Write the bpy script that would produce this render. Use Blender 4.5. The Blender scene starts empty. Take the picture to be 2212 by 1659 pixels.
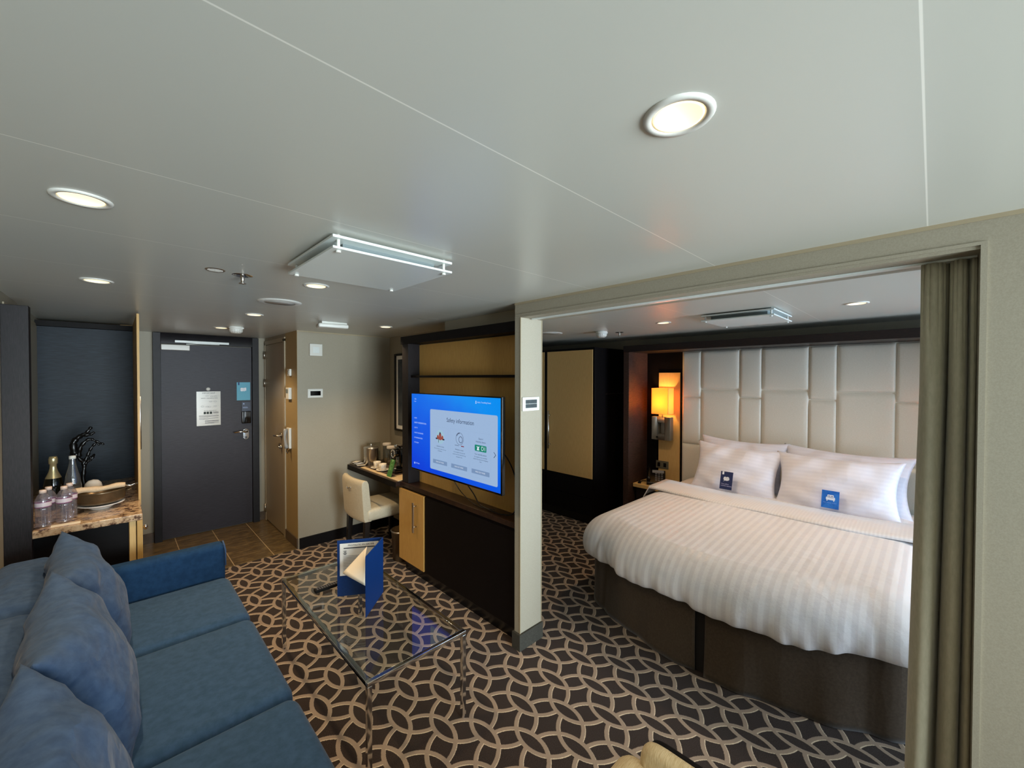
import bpy, bmesh, math, random
from mathutils import Vector, Matrix
random.seed(7)
SC = bpy.context.scene
COL = SC.collection
PI = math.pi

# ------------------------------------------------------------------ camera
def look(yaw, pitch, roll):
    f = Vector((math.sin(yaw)*math.cos(pitch), math.cos(yaw)*math.cos(pitch), math.sin(pitch)))
    r = Vector((math.cos(yaw), -math.sin(yaw), 0)); u = r.cross(f)
    r2 = math.cos(roll)*r + math.sin(roll)*u; u2 = -math.sin(roll)*r + math.cos(roll)*u
    return Matrix((r2, u2, -f)).transposed()
cam = bpy.data.cameras.new('camera'); camo = bpy.data.objects.new('camera', cam); COL.objects.link(camo)
cam.sensor_width = 36; cam.lens = 881.5/2212*36; cam.clip_start = 0.03
camo.matrix_world = Matrix.Translation((0, 0, 1.646)) @ look(0.770585, -0.014106, 0.0015335).to_4x4()
SC.camera = camo
vs = SC.view_settings
vs.view_transform = 'Standard'; vs.look = 'None'; vs.gamma = 1.0; vs.use_curve_mapping = False; vs.exposure = -0.40
# ------------------------------------------------------------------ world and daylight
w = bpy.data.worlds.new('world'); SC.world = w; w.use_nodes = True
bg = w.node_tree.nodes['Background']; bg.inputs[0].default_value = (0.72, 0.86, 1.0, 1); bg.inputs[1].default_value = 3.0
def area(name, loc, rot, sx, sy, power, col, spread=PI):
    l = bpy.data.lights.new(name, 'AREA'); l.shape = 'RECTANGLE'; l.size = sx; l.size_y = sy
    l.energy = power; l.color = col; l.spread = spread
    o = bpy.data.objects.new(name, l); COL.objects.link(o); o.location = loc; o.rotation_euler = rot
    return o
# daylight entering by the two balcony doors (just outside the glass, facing north)
area('daylight_living_room', (0.70, -3.08, 1.15), (-PI*.555, 0, PI), 1.9, 1.9, 128, (0.86, 0.96, 1.0), 1.6)
area('daylight_bedroom', (3.2, -3.08, 1.15), (-PI*.59, 0, PI), 2.0, 1.9, 118, (0.66, 0.82, 1.0), 2.0)

# ------------------------------------------------------------------ mesh helper
class MB:
    def __init__(s): s.v = []; s.f = []; s.sm = []
    def add(s, vs_, fs, smooth=False):
        n = len(s.v); s.v += [tuple(p) for p in vs_]
        for f in fs: s.f.append([i+n for i in f]); s.sm.append(smooth)
        return s
    def box(s, x0, x1, y0, y1, z0, z1):
        v = [(x0,y0,z0),(x1,y0,z0),(x1,y1,z0),(x0,y1,z0),(x0,y0,z1),(x1,y0,z1),(x1,y1,z1),(x0,y1,z1)]
        return s.add(v, [(0,3,2,1),(4,5,6,7),(0,1,5,4),(1,2,6,5),(2,3,7,6),(3,0,4,7)])
    def prism(s, poly, z0, z1, smooth=False):
        n = len(poly)
        v = [(x,y,z0) for x,y in poly] + [(x,y,z1) for x,y in poly]
        s.add(v, [tuple(range(n-1,-1,-1)), tuple(range(n,2*n))])
        s.add(v, [(i,(i+1)%n,(i+1)%n+n,i+n) for i in range(n)], smooth)
        return s
    def extr(s, pts3, vec, smooth=False):      # extrude a 3d polygon along vec
        n = len(pts3); vec = Vector(vec)
        v = [Vector(p) for p in pts3]; v += [p+vec for p in v]
        s.add(v, [tuple(range(n-1,-1,-1)), tuple(range(n,2*n))])
        s.add(v, [(i,(i+1)%n,(i+1)%n+n,i+n) for i in range(n)], smooth)
        return s
    def lathe(s, prof, c=(0,0,0), seg=28, close=True):
        v = []
        for r, z in prof:
            for k in range(seg):
                a = 2*PI*k/seg; v.append((c[0]+r*math.cos(a), c[1]+r*math.sin(a), c[2]+z))
        fs = []
        for j in range(len(prof)-1):
            for k in range(seg):
                a, b = j*seg+k, j*seg+(k+1)%seg
                fs.append((a, b, b+seg, a+seg))
        s.add(v, fs, True)
        if close:
            n = len(prof)
            s.add(v[:seg], [tuple(range(seg-1,-1,-1))]); s.add(v[(n-1)*seg:], [tuple(range(seg))])
        return s
    def tube(s, path, r, seg=10, cap=True):
        P_ = [Vector(p) for p in path]; n = len(P_)
        rs = r if isinstance(r, (list, tuple)) else [r]*n
        up = None; v = []
        for i, p in enumerate(P_):
            t = (P_[min(i+1,n-1)] - P_[max(i-1,0)]).normalized()
            if up is None: up = t.orthogonal().normalized()
            up = (up - t*up.dot(t)).normalized(); b = t.cross(up)
            for k in range(seg):
                a = 2*PI*k/seg; v.append(p + (up*math.cos(a)+b*math.sin(a))*rs[i])
        fs = [(i*seg+k, i*seg+(k+1)%seg, (i+1)*seg+(k+1)%seg, (i+1)*seg+k) for i in range(n-1) for k in range(seg)]
        s.add(v, fs, True)
        if cap: s.add(v[:seg], [tuple(range(seg-1,-1,-1))]); s.add(v[-seg:], [tuple(range(seg))])
        return s
    def grid(s, P_, smooth=True, closeu=False, flip=False):
        nu, nv = len(P_), len(P_[0]); v = [p for row in P_ for p in row]; fs = []
        for i in range(nu if closeu else nu-1):
            for j in range(nv-1):
                a, b = i*nv+j, ((i+1)%nu)*nv+j
                q = (a, b, b+1, a+1)
                fs.append(q[::-1] if flip else q)
        return s.add(v, fs, smooth)
    def xf(s, M):
        s.v = [tuple(M @ Vector(p)) for p in s.v]; return s
    def build(s, name, mat, parent=None, bevel=0, sub=0, weld=False, auto=True, seg=2):
        me = bpy.data.meshes.new(name); me.from_pydata(s.v, [], s.f)
        for p, q in zip(me.polygons, s.sm): p.use_smooth = q
        if weld or True:
            bm = bmesh.new(); bm.from_mesh(me); bmesh.ops.remove_doubles(bm, verts=bm.verts, dist=1e-5)
            bmesh.ops.recalc_face_normals(bm, faces=bm.faces); bm.to_mesh(me); bm.free()
        me.materials.append(mat)
        o = bpy.data.objects.new(name, me); COL.objects.link(o)
        if parent is not None: o.parent = parent
        if bevel:
            m = o.modifiers.new('bevel', 'BEVEL'); m.width = bevel; m.segments = seg; m.limit_method = 'ANGLE'; m.angle_limit = 0.7
            for p in me.polygons: p.use_smooth = True
            wn = o.modifiers.new('wn', 'WEIGHTED_NORMAL'); wn.keep_sharp = False
        if sub:
            m = o.modifiers.new('sub', 'SUBSURF'); m.levels = sub; m.render_levels = sub
        return o
def B(*a): return MB().box(*a)
def tag(o, label=None, cat=None, group=None, kind=None):
    if label: o['label'] = label
    if cat: o['category'] = cat
    if group: o['group'] = group
    if kind: o['kind'] = kind
    return o
def thing(name, label, cat, loc=(0,0,0), group=None):
    o = bpy.data.objects.new(name, None); COL.objects.link(o); o.location = loc; o.empty_display_size = .05
    bpy.context.view_layer.update() if False else None
    tag(o, label, cat, group); return o
def part(mb, name, mat, par, **k):              # mb in world coords; par empty located anywhere without rotation
    L = Vector((0,0,0)); p = par
    while p is not None: L += Vector(p.location); p = p.parent
    mb.xf(Matrix.Translation(-L)); return mb.build(name, mat, par, **k)
def struct(mb, name, mat, **k): return tag(mb.build(name, mat, **k), kind='structure')
def dup(root, loc, label=None, group=None):
    def cp(o, par):
        c = o.copy(); COL.objects.link(c)
        if par is not None: c.parent = par
        for ch in [x for x in bpy.data.objects if x.parent == o]: cp(ch, c)
        return c
    r = cp(root, None); r.location = loc
    if label: r['label'] = label
    if group: r['group'] = group
    return r
# text turned into a mesh; M maps local xy plane (x right, y up, z out) to world
def text_mesh(lines):
    """lines: list of (string, x, y, size, align)"""
    mb = MB()
    for s_, x, y, sz, al in lines:
        c = bpy.data.curves.new('t', 'FONT'); c.body = s_; c.size = sz; c.align_x = al; c.align_y = 'CENTER'
        o = bpy.data.objects.new('t', c); COL.objects.link(o)
        dg = bpy.context.evaluated_depsgraph_get(); me = bpy.data.meshes.new_from_object(o.evaluated_get(dg))
        mb.add([(v.co.x+x, v.co.y+y, 0) for v in me.vertices], [tuple(p.vertices) for p in me.polygons])
        bpy.data.objects.remove(o); bpy.data.curves.remove(c); bpy.data.meshes.remove(me)
    return mb
def M_west(x, y, z):   # plane facing west (-x): local x -> -y, local y -> z
    return Matrix(((0,0,-1,x),(-1,0,0,y),(0,1,0,z),(0,0,0,1)))
def M_south(x, y, z):  # plane facing south (-y)
    return Matrix(((1,0,0,x),(0,0,-1,y),(0,1,0,z),(0,0,0,1)))
def rrect(x0, x1, y0, y1, r, n=5):
    pts = []
    for cx, cy, a0 in ((x1-r,y0+r,-PI/2),(x1-r,y1-r,0),(x0+r,y1-r,PI/2),(x0+r,y0+r,PI)):
        for k in range(n+1):
            a = a0 + PI/2*k/n; pts.append((cx+r*math.cos(a), cy+r*math.sin(a)))
    return pts
def disc(cx, cy, rx, ry, n=24): return [(cx+rx*math.cos(2*PI*k/n), cy+ry*math.sin(2*PI*k/n)) for k in range(n)]
def flat(polys, th=0.0006, z=0):
    mb = MB()
    for p in polys: mb.prism(p, z, z+th)
    return mb

# ------------------------------------------------------------------ materials
def lin(h):
    h = h.lstrip('#'); c = [int(h[i:i+2],16)/255 for i in (0,2,4)]
    return tuple(x/12.92 if x <= .04045 else ((x+.055)/1.055)**2.4 for x in c) + (1,)
def mat(name, base, rough=.5, metal=0, spec=.5, emit=None, es=0, coat=0, sheen=0, trans=0, ior=None):
    m = bpy.data.materials.new(name); m.use_nodes = True; b = m.node_tree.nodes['Principled BSDF']
    base = lin(base) if isinstance(base, str) else tuple(base)+(1,)
    b.inputs['Base Color'].default_value = base; b.inputs['Roughness'].default_value = rough
    b.inputs['Metallic'].default_value = metal; b.inputs['Specular IOR Level'].default_value = spec
    if coat: b.inputs['Coat Weight'].default_value = coat; b.inputs['Coat Roughness'].default_value = .08
    if sheen: b.inputs['Sheen Weight'].default_value = sheen; b.inputs['Sheen Roughness'].default_value = .4
    if trans: b.inputs['Transmission Weight'].default_value = trans
    if ior: b.inputs['IOR'].default_value = ior
    if emit:
        b.inputs['Emission Color'].default_value = lin(emit) if isinstance(emit, str) else tuple(emit)+(1,)
        b.inputs['Emission Strength'].default_value = es
    return m
def nodes(m): return m.node_tree.nodes, m.node_tree.links, m.node_tree.nodes['Principled BSDF']
def coords(m, scale=(1,1,1)):
    N, L, b = nodes(m); tc = N.new('ShaderNodeTexCoord'); mp = N.new('ShaderNodeMapping')
    g = N.new('ShaderNodeNewGeometry'); mp.inputs['Scale'].default_value = scale
    L.new(tc.outputs['Object'], mp.inputs['Vector']); return mp.outputs[0]
def noise(m, vec, scale, detail=4, rough=.6):
    N, L, b = nodes(m); n = N.new('ShaderNodeTexNoise'); n.inputs['Scale'].default_value = scale
    n.inputs['Detail'].default_value = detail; n.inputs['Roughness'].default_value = rough
    L.new(vec, n.inputs['Vector']); return n.outputs['Fac']
def ramp(m, fac, stops):
    N, L, b = nodes(m); r = N.new('ShaderNodeValToRGB'); e = r.color_ramp.elements
    while len(e) < len(stops): e.new(.5)
    for k, (p, c) in enumerate(stops): e[k].position = p; e[k].color = lin(c) if isinstance(c, str) else tuple(c)+(1,)
    L.new(fac, r.inputs[0]); return r.outputs[0]
def bump(m, h, strength=.2, dist=.002):
    N, L, b = nodes(m); bp = N.new('ShaderNodeBump'); bp.inputs['Strength'].default_value = strength
    bp.inputs['Distance'].default_value = dist; L.new(h, bp.inputs['Height']); L.new(bp.outputs[0], b.inputs['Normal'])
def noisy(name, c0, c1, sc, scale=(1,1,1), rough=.6, spec=.3, bmp=.2, bd=.001, detail=4, lo=.35, hi=.65, **k):
    m = mat(name, c0, rough, spec=spec, **k); N, L, b = nodes(m)
    n = noise(m, coords(m, scale), sc, detail); L.new(ramp(m, n, [(lo, c0), (hi, c1)]), b.inputs['Base Color'])
    if bmp: bump(m, n, bmp, bd)
    return m
class X:                                        # tiny expression builder over math nodes
    def __init__(s, m, sock): s.m = m; s.s = sock
    def op(s, o, *a):
        N, L = s.m.node_tree.nodes, s.m.node_tree.links; n = N.new('ShaderNodeMath'); n.operation = o
        for i, q in enumerate((s,)+a):
            if isinstance(q, X): L.new(q.s, n.inputs[i])
            else: n.inputs[i].default_value = q
        return X(s.m, n.outputs[0])
    def __add__(s, o): return s.op('ADD', o)
    def __sub__(s, o): return s.op('SUBTRACT', o)
    def __mul__(s, o): return s.op('MULTIPLY', o)
    def mod(s, p): return s.op('FLOORED_MODULO', p)
    def abs(s): return s.op('ABSOLUTE')
    def lt(s, v): return s.op('LESS_THAN', v)
    def gt(s, v): return s.op('GREATER_THAN', v)
    def mx(s, o): return s.op('MAXIMUM', o)
    def mn(s, o): return s.op('MINIMUM', o)
    def sm(s, a, b):                            # 1 below a, 0 above b
        N, L = s.m.node_tree.nodes, s.m.node_tree.links; n = N.new('ShaderNodeMapRange')
        L.new(s.s, n.inputs[0]); n.inputs[1].default_value = a; n.inputs[2].default_value = b
        n.inputs[3].default_value = 1; n.inputs[4].default_value = 0; return X(s.m, n.outputs[0])
def xyz(m):
    N, L, b = nodes(m); tc = N.new('ShaderNodeTexCoord'); s = N.new('ShaderNodeSeparateXYZ')
    L.new(tc.outputs['Object'], s.inputs[0]); return [X(m, s.outputs[i]) for i in range(3)], tc.outputs['Object']
def mixc(m, fac, a, b_):
    N, L, b = nodes(m); n = N.new('ShaderNodeMix'); n.data_type = 'RGBA'
    L.new(fac.s if isinstance(fac, X) else fac, n.inputs[0])
    for i, c in ((6,a),(7,b_)):
        if isinstance(c, (str, tuple)): n.inputs[i].default_value = lin(c) if isinstance(c, str) else c+(1,)
        else: L.new(c, n.inputs[i])
    return n.outputs[2]

m_wall = noisy('wall_vinyl', '#958e7d', '#9f9887', 260, rough=.55, spec=.35, bmp=.25, bd=.0006)
m_wall_warmlit = noisy('wall_vinyl_warm_lit', '#a08a5e', '#aa9467', 260, rough=.5, spec=.35, bmp=.2, bd=.0006)  # same wall vinyl, warm lamp light painted into the colour
m_ebony = noisy('ebony_wood', '#0f0a0b', '#2a1e1c', 9, (3,3,90), rough=.42, spec=.3, bmp=.15, bd=.0005)     # grain runs level
m_ebonyv = noisy('ebony_wood_upright', '#0e0c0e', '#262124', 9, (90,90,3), rough=.5, spec=.25, bmp=.15, bd=.0005)
m_ebonyb = noisy('ebony_wood_black', '#060404', '#0f0a0b', 9, (3,3,90), rough=.55, spec=.15, bmp=.1, bd=.0004)
m_ebonytop = noisy('ebony_worktop', '#20140f', '#36231a', 9, (90,3,3), rough=.3, spec=.5, bmp=.1, bd=.0004)
m_teal = noisy('blue_black_wood', '#0b1119', '#26323e', 7, (2.0,2.0,70), rough=.5, spec=.25, bmp=.2, bd=.0005)
m_ebonylit = noisy('ebony_wood_lit', '#1a1110', '#503a32', 9, (3,3,90), rough=.45, spec=.3, bmp=.15, bd=.0005)  # ebony made lighter to carry the wall lamp's glow
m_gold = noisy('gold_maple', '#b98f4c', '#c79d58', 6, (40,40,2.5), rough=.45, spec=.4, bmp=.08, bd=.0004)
m_goldlit = noisy('gold_maple_lit', '#d0aa6c', '#dab678', 6, (40,40,2.5), rough=.45, spec=.4, bmp=.08, bd=.0004)  # lit copy of the gold maple, brightness put into its colour
m_door = noisy('door_laminate', '#28262c', '#35323a', 7, (2,2,40), rough=.48, spec=.3, bmp=.1, bd=.0004)
m_frame = noisy('door_frame_paint', '#131114', '#1a171b', 20, rough=.5, spec=.3, bmp=.03)
m_beigemetal = mat('beige_painted_steel', '#a3967c', .35, spec=.5)
m_chrome = mat('chrome', (.72,.72,.72), .09, 1)
m_steel = mat('brushed_steel', (.62,.60,.56), .28, 1)
m_satin = mat('satin_nickel', (.55,.52,.47), .32, 1)
m_white = mat('white_plastic', '#d9d9d2', .35, spec=.5)
m_whitep = mat('white_painted_steel', '#dfe6e4', .25, spec=.5)
m_black = mat('black_plastic', '#08080a', .3, spec=.5)
m_gloss = mat('glossy_black', '#030304', .08, spec=.6)
m_rubber = mat('black_cable_rubber', '#0a0908', .5)
m_tilebase = noisy('slate_tile', '#4c4034', '#5d4f40', 14, rough=.3, spec=.5, bmp=.15, bd=.001)
m_carpbase = noisy('grey_carpet_skirting', '#35342f', '#4a4841', 300, rough=.95, spec=.1, bmp=.5, bd=.002)
m_navy = noisy('blue_sofa_velvet', '#2d4762', '#365170', 35, rough=.9, spec=.15, bmp=.25, bd=.001, sheen=.08)
m_navy2 = noisy('blue_cushion_velvet', '#33496a', '#3f5678', 30, rough=.9, spec=.15, bmp=.25, bd=.001, sheen=.08)
m_armdark = noisy('blue_sofa_velvet_arm', '#173353', '#1d3c5e', 35, rough=.9, spec=.15, bmp=.25, bd=.001)
def crease(m, scale, sc, strength, dist):
    N, L, b = nodes(m); n = X(m, noise(m, coords(m, scale), sc, 3, .5)); n2 = ((n - .5).abs()*-1 + .5)
    bp = N.new('ShaderNodeBump'); bp.inputs['Strength'].default_value = strength; bp.inputs['Distance'].default_value = dist
    L.new(n2.s, bp.inputs['Height'])
    old = b.inputs['Normal'].links[0].from_socket if b.inputs['Normal'].links else None
    if old: L.new(old, bp.inputs['Normal'])
    L.new(bp.outputs[0], b.inputs['Normal'])
crease(m_navy2, (1,1,2.2), 3.2, .8, .045)
m_curt = noisy('taupe_curtain_cloth', '#a8a28c', '#b4ad97', 120, (1,1,.3), rough=.9, spec=.15, bmp=.2, bd=.0008, sheen=.2)
m_skirt = noisy('brown_bed_skirt_cloth', '#453a2e', '#4e4236', 90, rough=.85, spec=.15, bmp=.2, bd=.0008, sheen=.2)
crease(m_skirt, (3,3,.7), 2.0, .5, .02)
m_leather = noisy('cream_leather', '#c9bda2', '#d2c7ae', 60, rough=.38, spec=.5, bmp=.12, bd=.0008)
m_tanfab = noisy('tan_ribbed_cloth', '#bda67c', '#d8c49d', 60, (1,10,1), rough=.75, spec=.3, bmp=.5, bd=.002)
m_headb = noisy('cream_quilted_leatherette', '#dcd8cc', '#e4e0d6', 90, (1,1,3), rough=.45, spec=.4, bmp=.3, bd=.001)
m_paper = mat('white_paper', '#f1f0ec', .7, spec=.2)
m_paperw = mat('cream_paper', '#f3ead8', .7, spec=.2)
m_folder = noisy('royal_blue_folder', '#0a2f68', '#0d3773', 200, rough=.5, spec=.35, bmp=.1, bd=.0004)
m_ink = mat('grey_print', '#6b6b70', .7)
m_inkd = mat('dark_print', '#1c2233', .7)
m_inkw = mat('white_print', '#e8ecf4', .7)
m_grout = mat('grout', '#a08c6c', .8)
m_gunmetal = noisy('bronze_metal', '#5f4f3a', '#6d5b44', 20, rough=.3, spec=.5, bmp=0)
for mm_ in (m_gunmetal,): nodes(mm_)[2].inputs['Metallic'].default_value = .6
m_cloth = noisy('white_cotton', '#e6e2dc', '#eeebe6', 200, rough=.8, spec=.2, bmp=.1, bd=.0005)
m_napkin = noisy('beige_napkin', '#cdb08e', '#d8bc9a', 120, rough=.85, spec=.15, bmp=.3, bd=.001)

# clear things: transparent to shadow rays by nature of the mix of transparency and reflection
def clear(name, tint=(1,1,1), rough=.02, refl=.1, body=0.0, bodycol=(.8,.8,.85)):
    m = bpy.data.materials.new(name); m.use_nodes = True; N, L = m.node_tree.nodes, m.node_tree.links
    N.remove(N['Principled BSDF']); out = N['Material Output']
    t = N.new('ShaderNodeBsdfTransparent'); t.inputs[0].default_value = tint+(1,)
    g = N.new('ShaderNodeBsdfGlossy'); g.inputs['Roughness'].default_value = rough; g.inputs[0].default_value = (.95,.97,1,1)
    fr = N.new('ShaderNodeLayerWeight'); fr.inputs[0].default_value = .5
    pw = N.new('ShaderNodeMath'); pw.operation = 'POWER'; pw.inputs[1].default_value = 4.5; L.new(fr.outputs['Facing'], pw.inputs[0])
    ad = N.new('ShaderNodeMath'); ad.operation = 'MULTIPLY_ADD'; ad.inputs[1].default_value = .9; ad.inputs[2].default_value = refl
    ad.use_clamp = True; L.new(pw.outputs[0], ad.inputs[0])
    mx = N.new('ShaderNodeMixShader'); L.new(ad.outputs[0], mx.inputs[0]); L.new(t.outputs[0], mx.inputs[1]); L.new(g.outputs[0], mx.inputs[2])
    last = mx
    if body:
        d = N.new('ShaderNodeBsdfDiffuse'); d.inputs[0].default_value = bodycol+(1,)
        m2 = N.new('ShaderNodeMixShader'); m2.inputs[0].default_value = body; L.new(mx.outputs[0], m2.inputs[1]); L.new(d.outputs[0], m2.inputs[2]); last = m2
    L.new(last.outputs[0], out.inputs[0]); return m
m_remote = mat('matt_black_plastic', '#050506', .6, spec=.2)
m_glass = clear('clear_glass', (.93,.96,.95), .02, .03)
m_winglass = clear('window_glass', (.97,.99,.99), .01, .02)
m_pet = clear('clear_plastic', (.93,.91,.95), .06, .16, .06, (.80,.76,.84))
m_jar = clear('jar_glass', (.85,.87,.86), .03, .08)

# ceiling: satin painted steel cassettes, thin light joints every 0.6 m
def make_ceiling():
    m = mat('ceiling_panels', '#c9cac2', .30, spec=.62); N, L, b = nodes(m)
    (x, y, z), _ = xyz(m)
    d = ((y - .615 + .3).mod(.6) - .3).abs()
    line = d.sm(.0012, .0022)
    L.new(mixc(m, line, '#c9cac2', '#efeee6'), b.inputs['Base Color'])
    rr = noise(m, coords(m, (1,1,1)), 1.2, 2); mr = N.new('ShaderNodeMapRange'); L.new(rr, mr.inputs[0]); mr.inputs[3].default_value = .24; mr.inputs[4].default_value = .36
    L.new(mr.outputs[0], b.inputs['Roughness']); return m
m_ceil = make_ceiling()

# carpet: interlaced rings, hidden where they would cross a lens
def make_carpet():
    m = mat('ring_pattern_carpet', '#3a2d27', .95, spec=.1, sheen=.15); N, L, b = nodes(m)
    (x, y, z), vec = xyz(m)
    nz = X(m, noise(m, vec, 230, 2)); nx = X(m, noise(m, vec, 190, 2))
    R, a, p = .158, .246, .342; w2 = .0091
    def mask(dx, dy):
        px = x + dx + (nx - .5)*.006; py = y + dy + (nz - .5)*.006
        rings, lenses = [], []
        for cx, cy in ((1.583+a/2, 1.588), (1.583, 1.433)):
            u = ((px - cx + a/2).mod(a) - a/2).abs(); v = (py - cy + p/2).mod(p) - p/2
            v2 = v*v; d1 = (u*u + v2).op('SQRT'); ub = u*-1 + a; d2 = (ub*ub + v2).op('SQRT')
            r = (d1 - R).abs().mn((d2 - R).abs()); rings.append(r.sm(w2-.0012, w2+.0012))
            lenses.append(d1.mx(d2).lt(R))
        A = rings[0] * (lenses[1]*-1 + 1); Bq = rings[1] * (lenses[0]*-1 + 1)
        return A.mx(Bq)
    m0 = mask(0, 0); m1 = mask(.001, .0042)
    hl = m1 * (m0*-1 + 1)
    g = noise(m, vec, 420, 3, .7)
    dark = ramp(m, g, [(.33,'#17110f'),(.5,'#2e2521'),(.68,'#54473f')])
    tan = ramp(m, g, [(.35,'#897868'),(.65,'#a08e7d')])
    c = mixc(m, m0, dark, tan); c = mixc(m, hl, c, '#d6c3a8')
    L.new(c, b.inputs['Base Color'])
    h = X(m, g)*.5 + m0*.5 + hl*.3
    bump(m, h.s, .5, .004); return m
m_carpet = make_carpet()
def make_tiles():
    m = mat('slate_floor_tiles', '#54402c', .28, spec=.5); N, L, b = nodes(m); (x, y, z), vec = xyz(m)
    dx = ((x - .42 + .155).mod(.31) - .155).abs(); dy = ((y - 5.27 + .14).mod(.28) - .14).abs()
    g1 = dx.sm(.0025, .004); g2 = dy.sm(.0012, .0028)
    n = noise(m, coords(m, (1,3,1)), 9, 6, .7)
    c = ramp(m, n, [(.3,'#3c3223'),(.52,'#615136'),(.72,'#8a7650')])
    c = mixc(m, g2*.8, c, '#97815f'); c = mixc(m, g1, c, '#b09a78'); L.new(c, b.inputs['Base Color'])
    bump(m, (X(m, n)*.4 - g1.mx(g2)).s, .25, .002); return m
m_tiles = make_tiles()
def make_granite():
    m = mat('granite', '#b09070', .12, spec=.6); N, L, b = nodes(m); v = coords(m, (1,1,1))
    n1 = noise(m, v, 22, 8, .7); n2 = noise(m, v, 70, 5, .7)
    c1 = ramp(m, n1, [(.36,'#1d1512'),(.43,'#6d5140'),(.5,'#c4a583'),(.66,'#dcc6a8')])
    c2 = ramp(m, n2, [(.38,'#2a1e18'),(.46,'#c8ab8a')])
    L.new(mixc(m, ramp(m, n1, [(.45,(0,0,0)),(.55,(.45,.45,.45))]), c1, c2), b.inputs['Base Color']); return m
m_granite = make_granite()
def make_duvet(name, w1='#e6e2e2', w2='#dcd7d8', axis=1, per=.046):
    m = mat(name, w1, .6, spec=.3, sheen=.3); N, L, b = nodes(m); c, vec = xyz(m)
    d = (c[axis].mod(per) - per/2).abs(); s = d.sm(per*.20, per*.30)
    L.new(mixc(m, s, w1, w2), b.inputs['Base Color'])
    mr = N.new('ShaderNodeMapRange'); L.new(s.s, mr.inputs[0]); mr.inputs[3].default_value = .75; mr.inputs[4].default_value = .38; L.new(mr.outputs[0], b.inputs['Roughness'])
    n = X(m, noise(m, coords(m), 9, 5)); bump(m, n.s, .35, .012); crease(m, (1,1,.5), 4, .35, .03); return m
m_duvet = make_duvet('striped_satin_duvet')
m_pillow = make_duvet('striped_satin_pillowcase', '#e2e2ee', '#dedeeb', 2, .03)

# ------------------------------------------------------------------ room shell
ZC = 2.1
struct(B(-.6,4.6,-3.2,5.6,-.05,0), 'floor', m_carpet)
struct(B(-.43,1.245,4.235,5.4,0.0,.004), 'floor', m_tiles)
struct(B(-.6,4.6,-3.2,5.6,ZC,ZC+.06), 'ceiling', m_ceil)
struct(B(-.56,-.43,-3.2,5.6,0,ZC), 'wall_west', m_wall)
struct(B(-.43,1.245,5.40,5.52,0,ZC), 'wall_north', m_wall)
struct(B(1.245,2.32,4.23,5.52,0,ZC), 'wall_closet', m_wall)
struct(B(1.2435,1.2455,4.231,4.60,.0,ZC), 'trim_warm_lit', m_wall_warmlit)  # thin skin over the wall, tinted as if under the warm downlight
struct(B(2.2,2.32,2.73,4.23,0,ZC), 'wall_desk', m_wall)
struct(B(1.92,1.96,1.767,2.73,0,ZC).box(1.90,1.92,1.767,2.73,0,ZC).box(1.96,2.32,2.69,2.73,0,ZC), 'wall_console', m_wall)
struct(B(1.74,1.93,1.72,1.767,0,2.01), 'wall_pier', m_wall)
struct(B(1.74,1.93,-.09,1.767,2.01,ZC), 'wall_lintel', m_wall)
struct(B(1.74,1.94,-3.2,-.09,0,ZC), 'wall_partition', m_wall)
struct(B(4.42,4.55,-3.2,4.2,0,ZC), 'wall_east', m_wall)
struct(B(2.32,4.42,4.1,4.2,0,ZC), 'wall_bedroom', m_wall)
# thin pale corner beads round the opening, joint strip under the ceiling
struct(B(1.738,1.742,1.7165,1.7225,.1,2.01).box(1.928,1.932,1.7165,1.7225,.1,2.01), 'trim_3', m_beigemetal)
struct(B(1.736,1.74,-3.0,1.767,2.088,2.1), 'trim_4', m_beigemetal)
struct(B(1.735,1.74,-.103,-.09,0,2.02).box(1.735,1.74,-.103,1.76,2.0201,2.03), 'trim_5', m_wall)
struct(B(1.24,2.2,4.222,4.23,2.088,2.1), 'trim_6', m_beigemetal)
# skirtings
struct(B(1.726,1.745,1.708,1.775,0,.1).box(1.745,1.935,1.708,1.72,0,.1), 'baseboard_pier', m_carpbase)
struct(B(1.726,1.74,-3.0,-.1,0,.1), 'baseboard_partition', m_carpbase)
struct(B(1.255,2.2,4.216,4.23,0,.1), 'baseboard_closet', m_ebonyb)
struct(B(2.186,2.2,3.2,4.23,0,.1), 'baseboard_desk', m_ebonyb)
struct(B(-.43,-.416,-3.0,.8,0,.1), 'baseboard_west', m_carpbase)
struct(B(.13,.165,5.388,5.40,0,.1).box(.171,.262,5.388,5.40,0,.1), 'baseboard_north', m_tilebase)
struct(B(1.17,1.245,5.388,5.40,0,.1), 'baseboard_north', m_tilebase)
struct(B(1.233,1.245,4.23,4.318,0,.1).box(1.233,1.245,4.324,4.60,0,.1), 'baseboard_closet', m_tilebase)
# south side: two balcony doors
struct(B(-.43,1.74,-3.12,-3.0,2.06,ZC).box(-.43,-.25,-3.12,-3.0,0,2.06).box(1.62,1.94,-3.12,-3.0,0,ZC).box(1.94,2.1,-3.12,-3.0,0,ZC).box(2.1,4.42,-3.12,-3.0,2.06,ZC).box(4.3,4.42,-3.12,-3.0,0,2.06), 'wall_south', m_wall)
for n_, x0, x1 in (('window_1', -.25, 1.62), ('window_2', 2.1, 4.3)):
    xm = (x0+x1)/2; fr = MB()
    for a_, b_ in ((x0,x0+.05),(xm-.03,xm+.03),(x1-.05,x1)): fr.box(a_,b_,-3.09,-3.04,.02,2.06)
    fr.box(x0,x1,-3.09,-3.04,0,.06).box(x0,x1,-3.09,-3.04,2.0,2.06)
    wo = struct(fr, n_, m_whitep); gp = B(x0+.05,xm-.03,-3.068,-3.062,.06,2.0).box(xm+.03,x1-.05,-3.068,-3.062,.06,2.0)
    gp.build('window_pane', m_winglass, wo)

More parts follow.
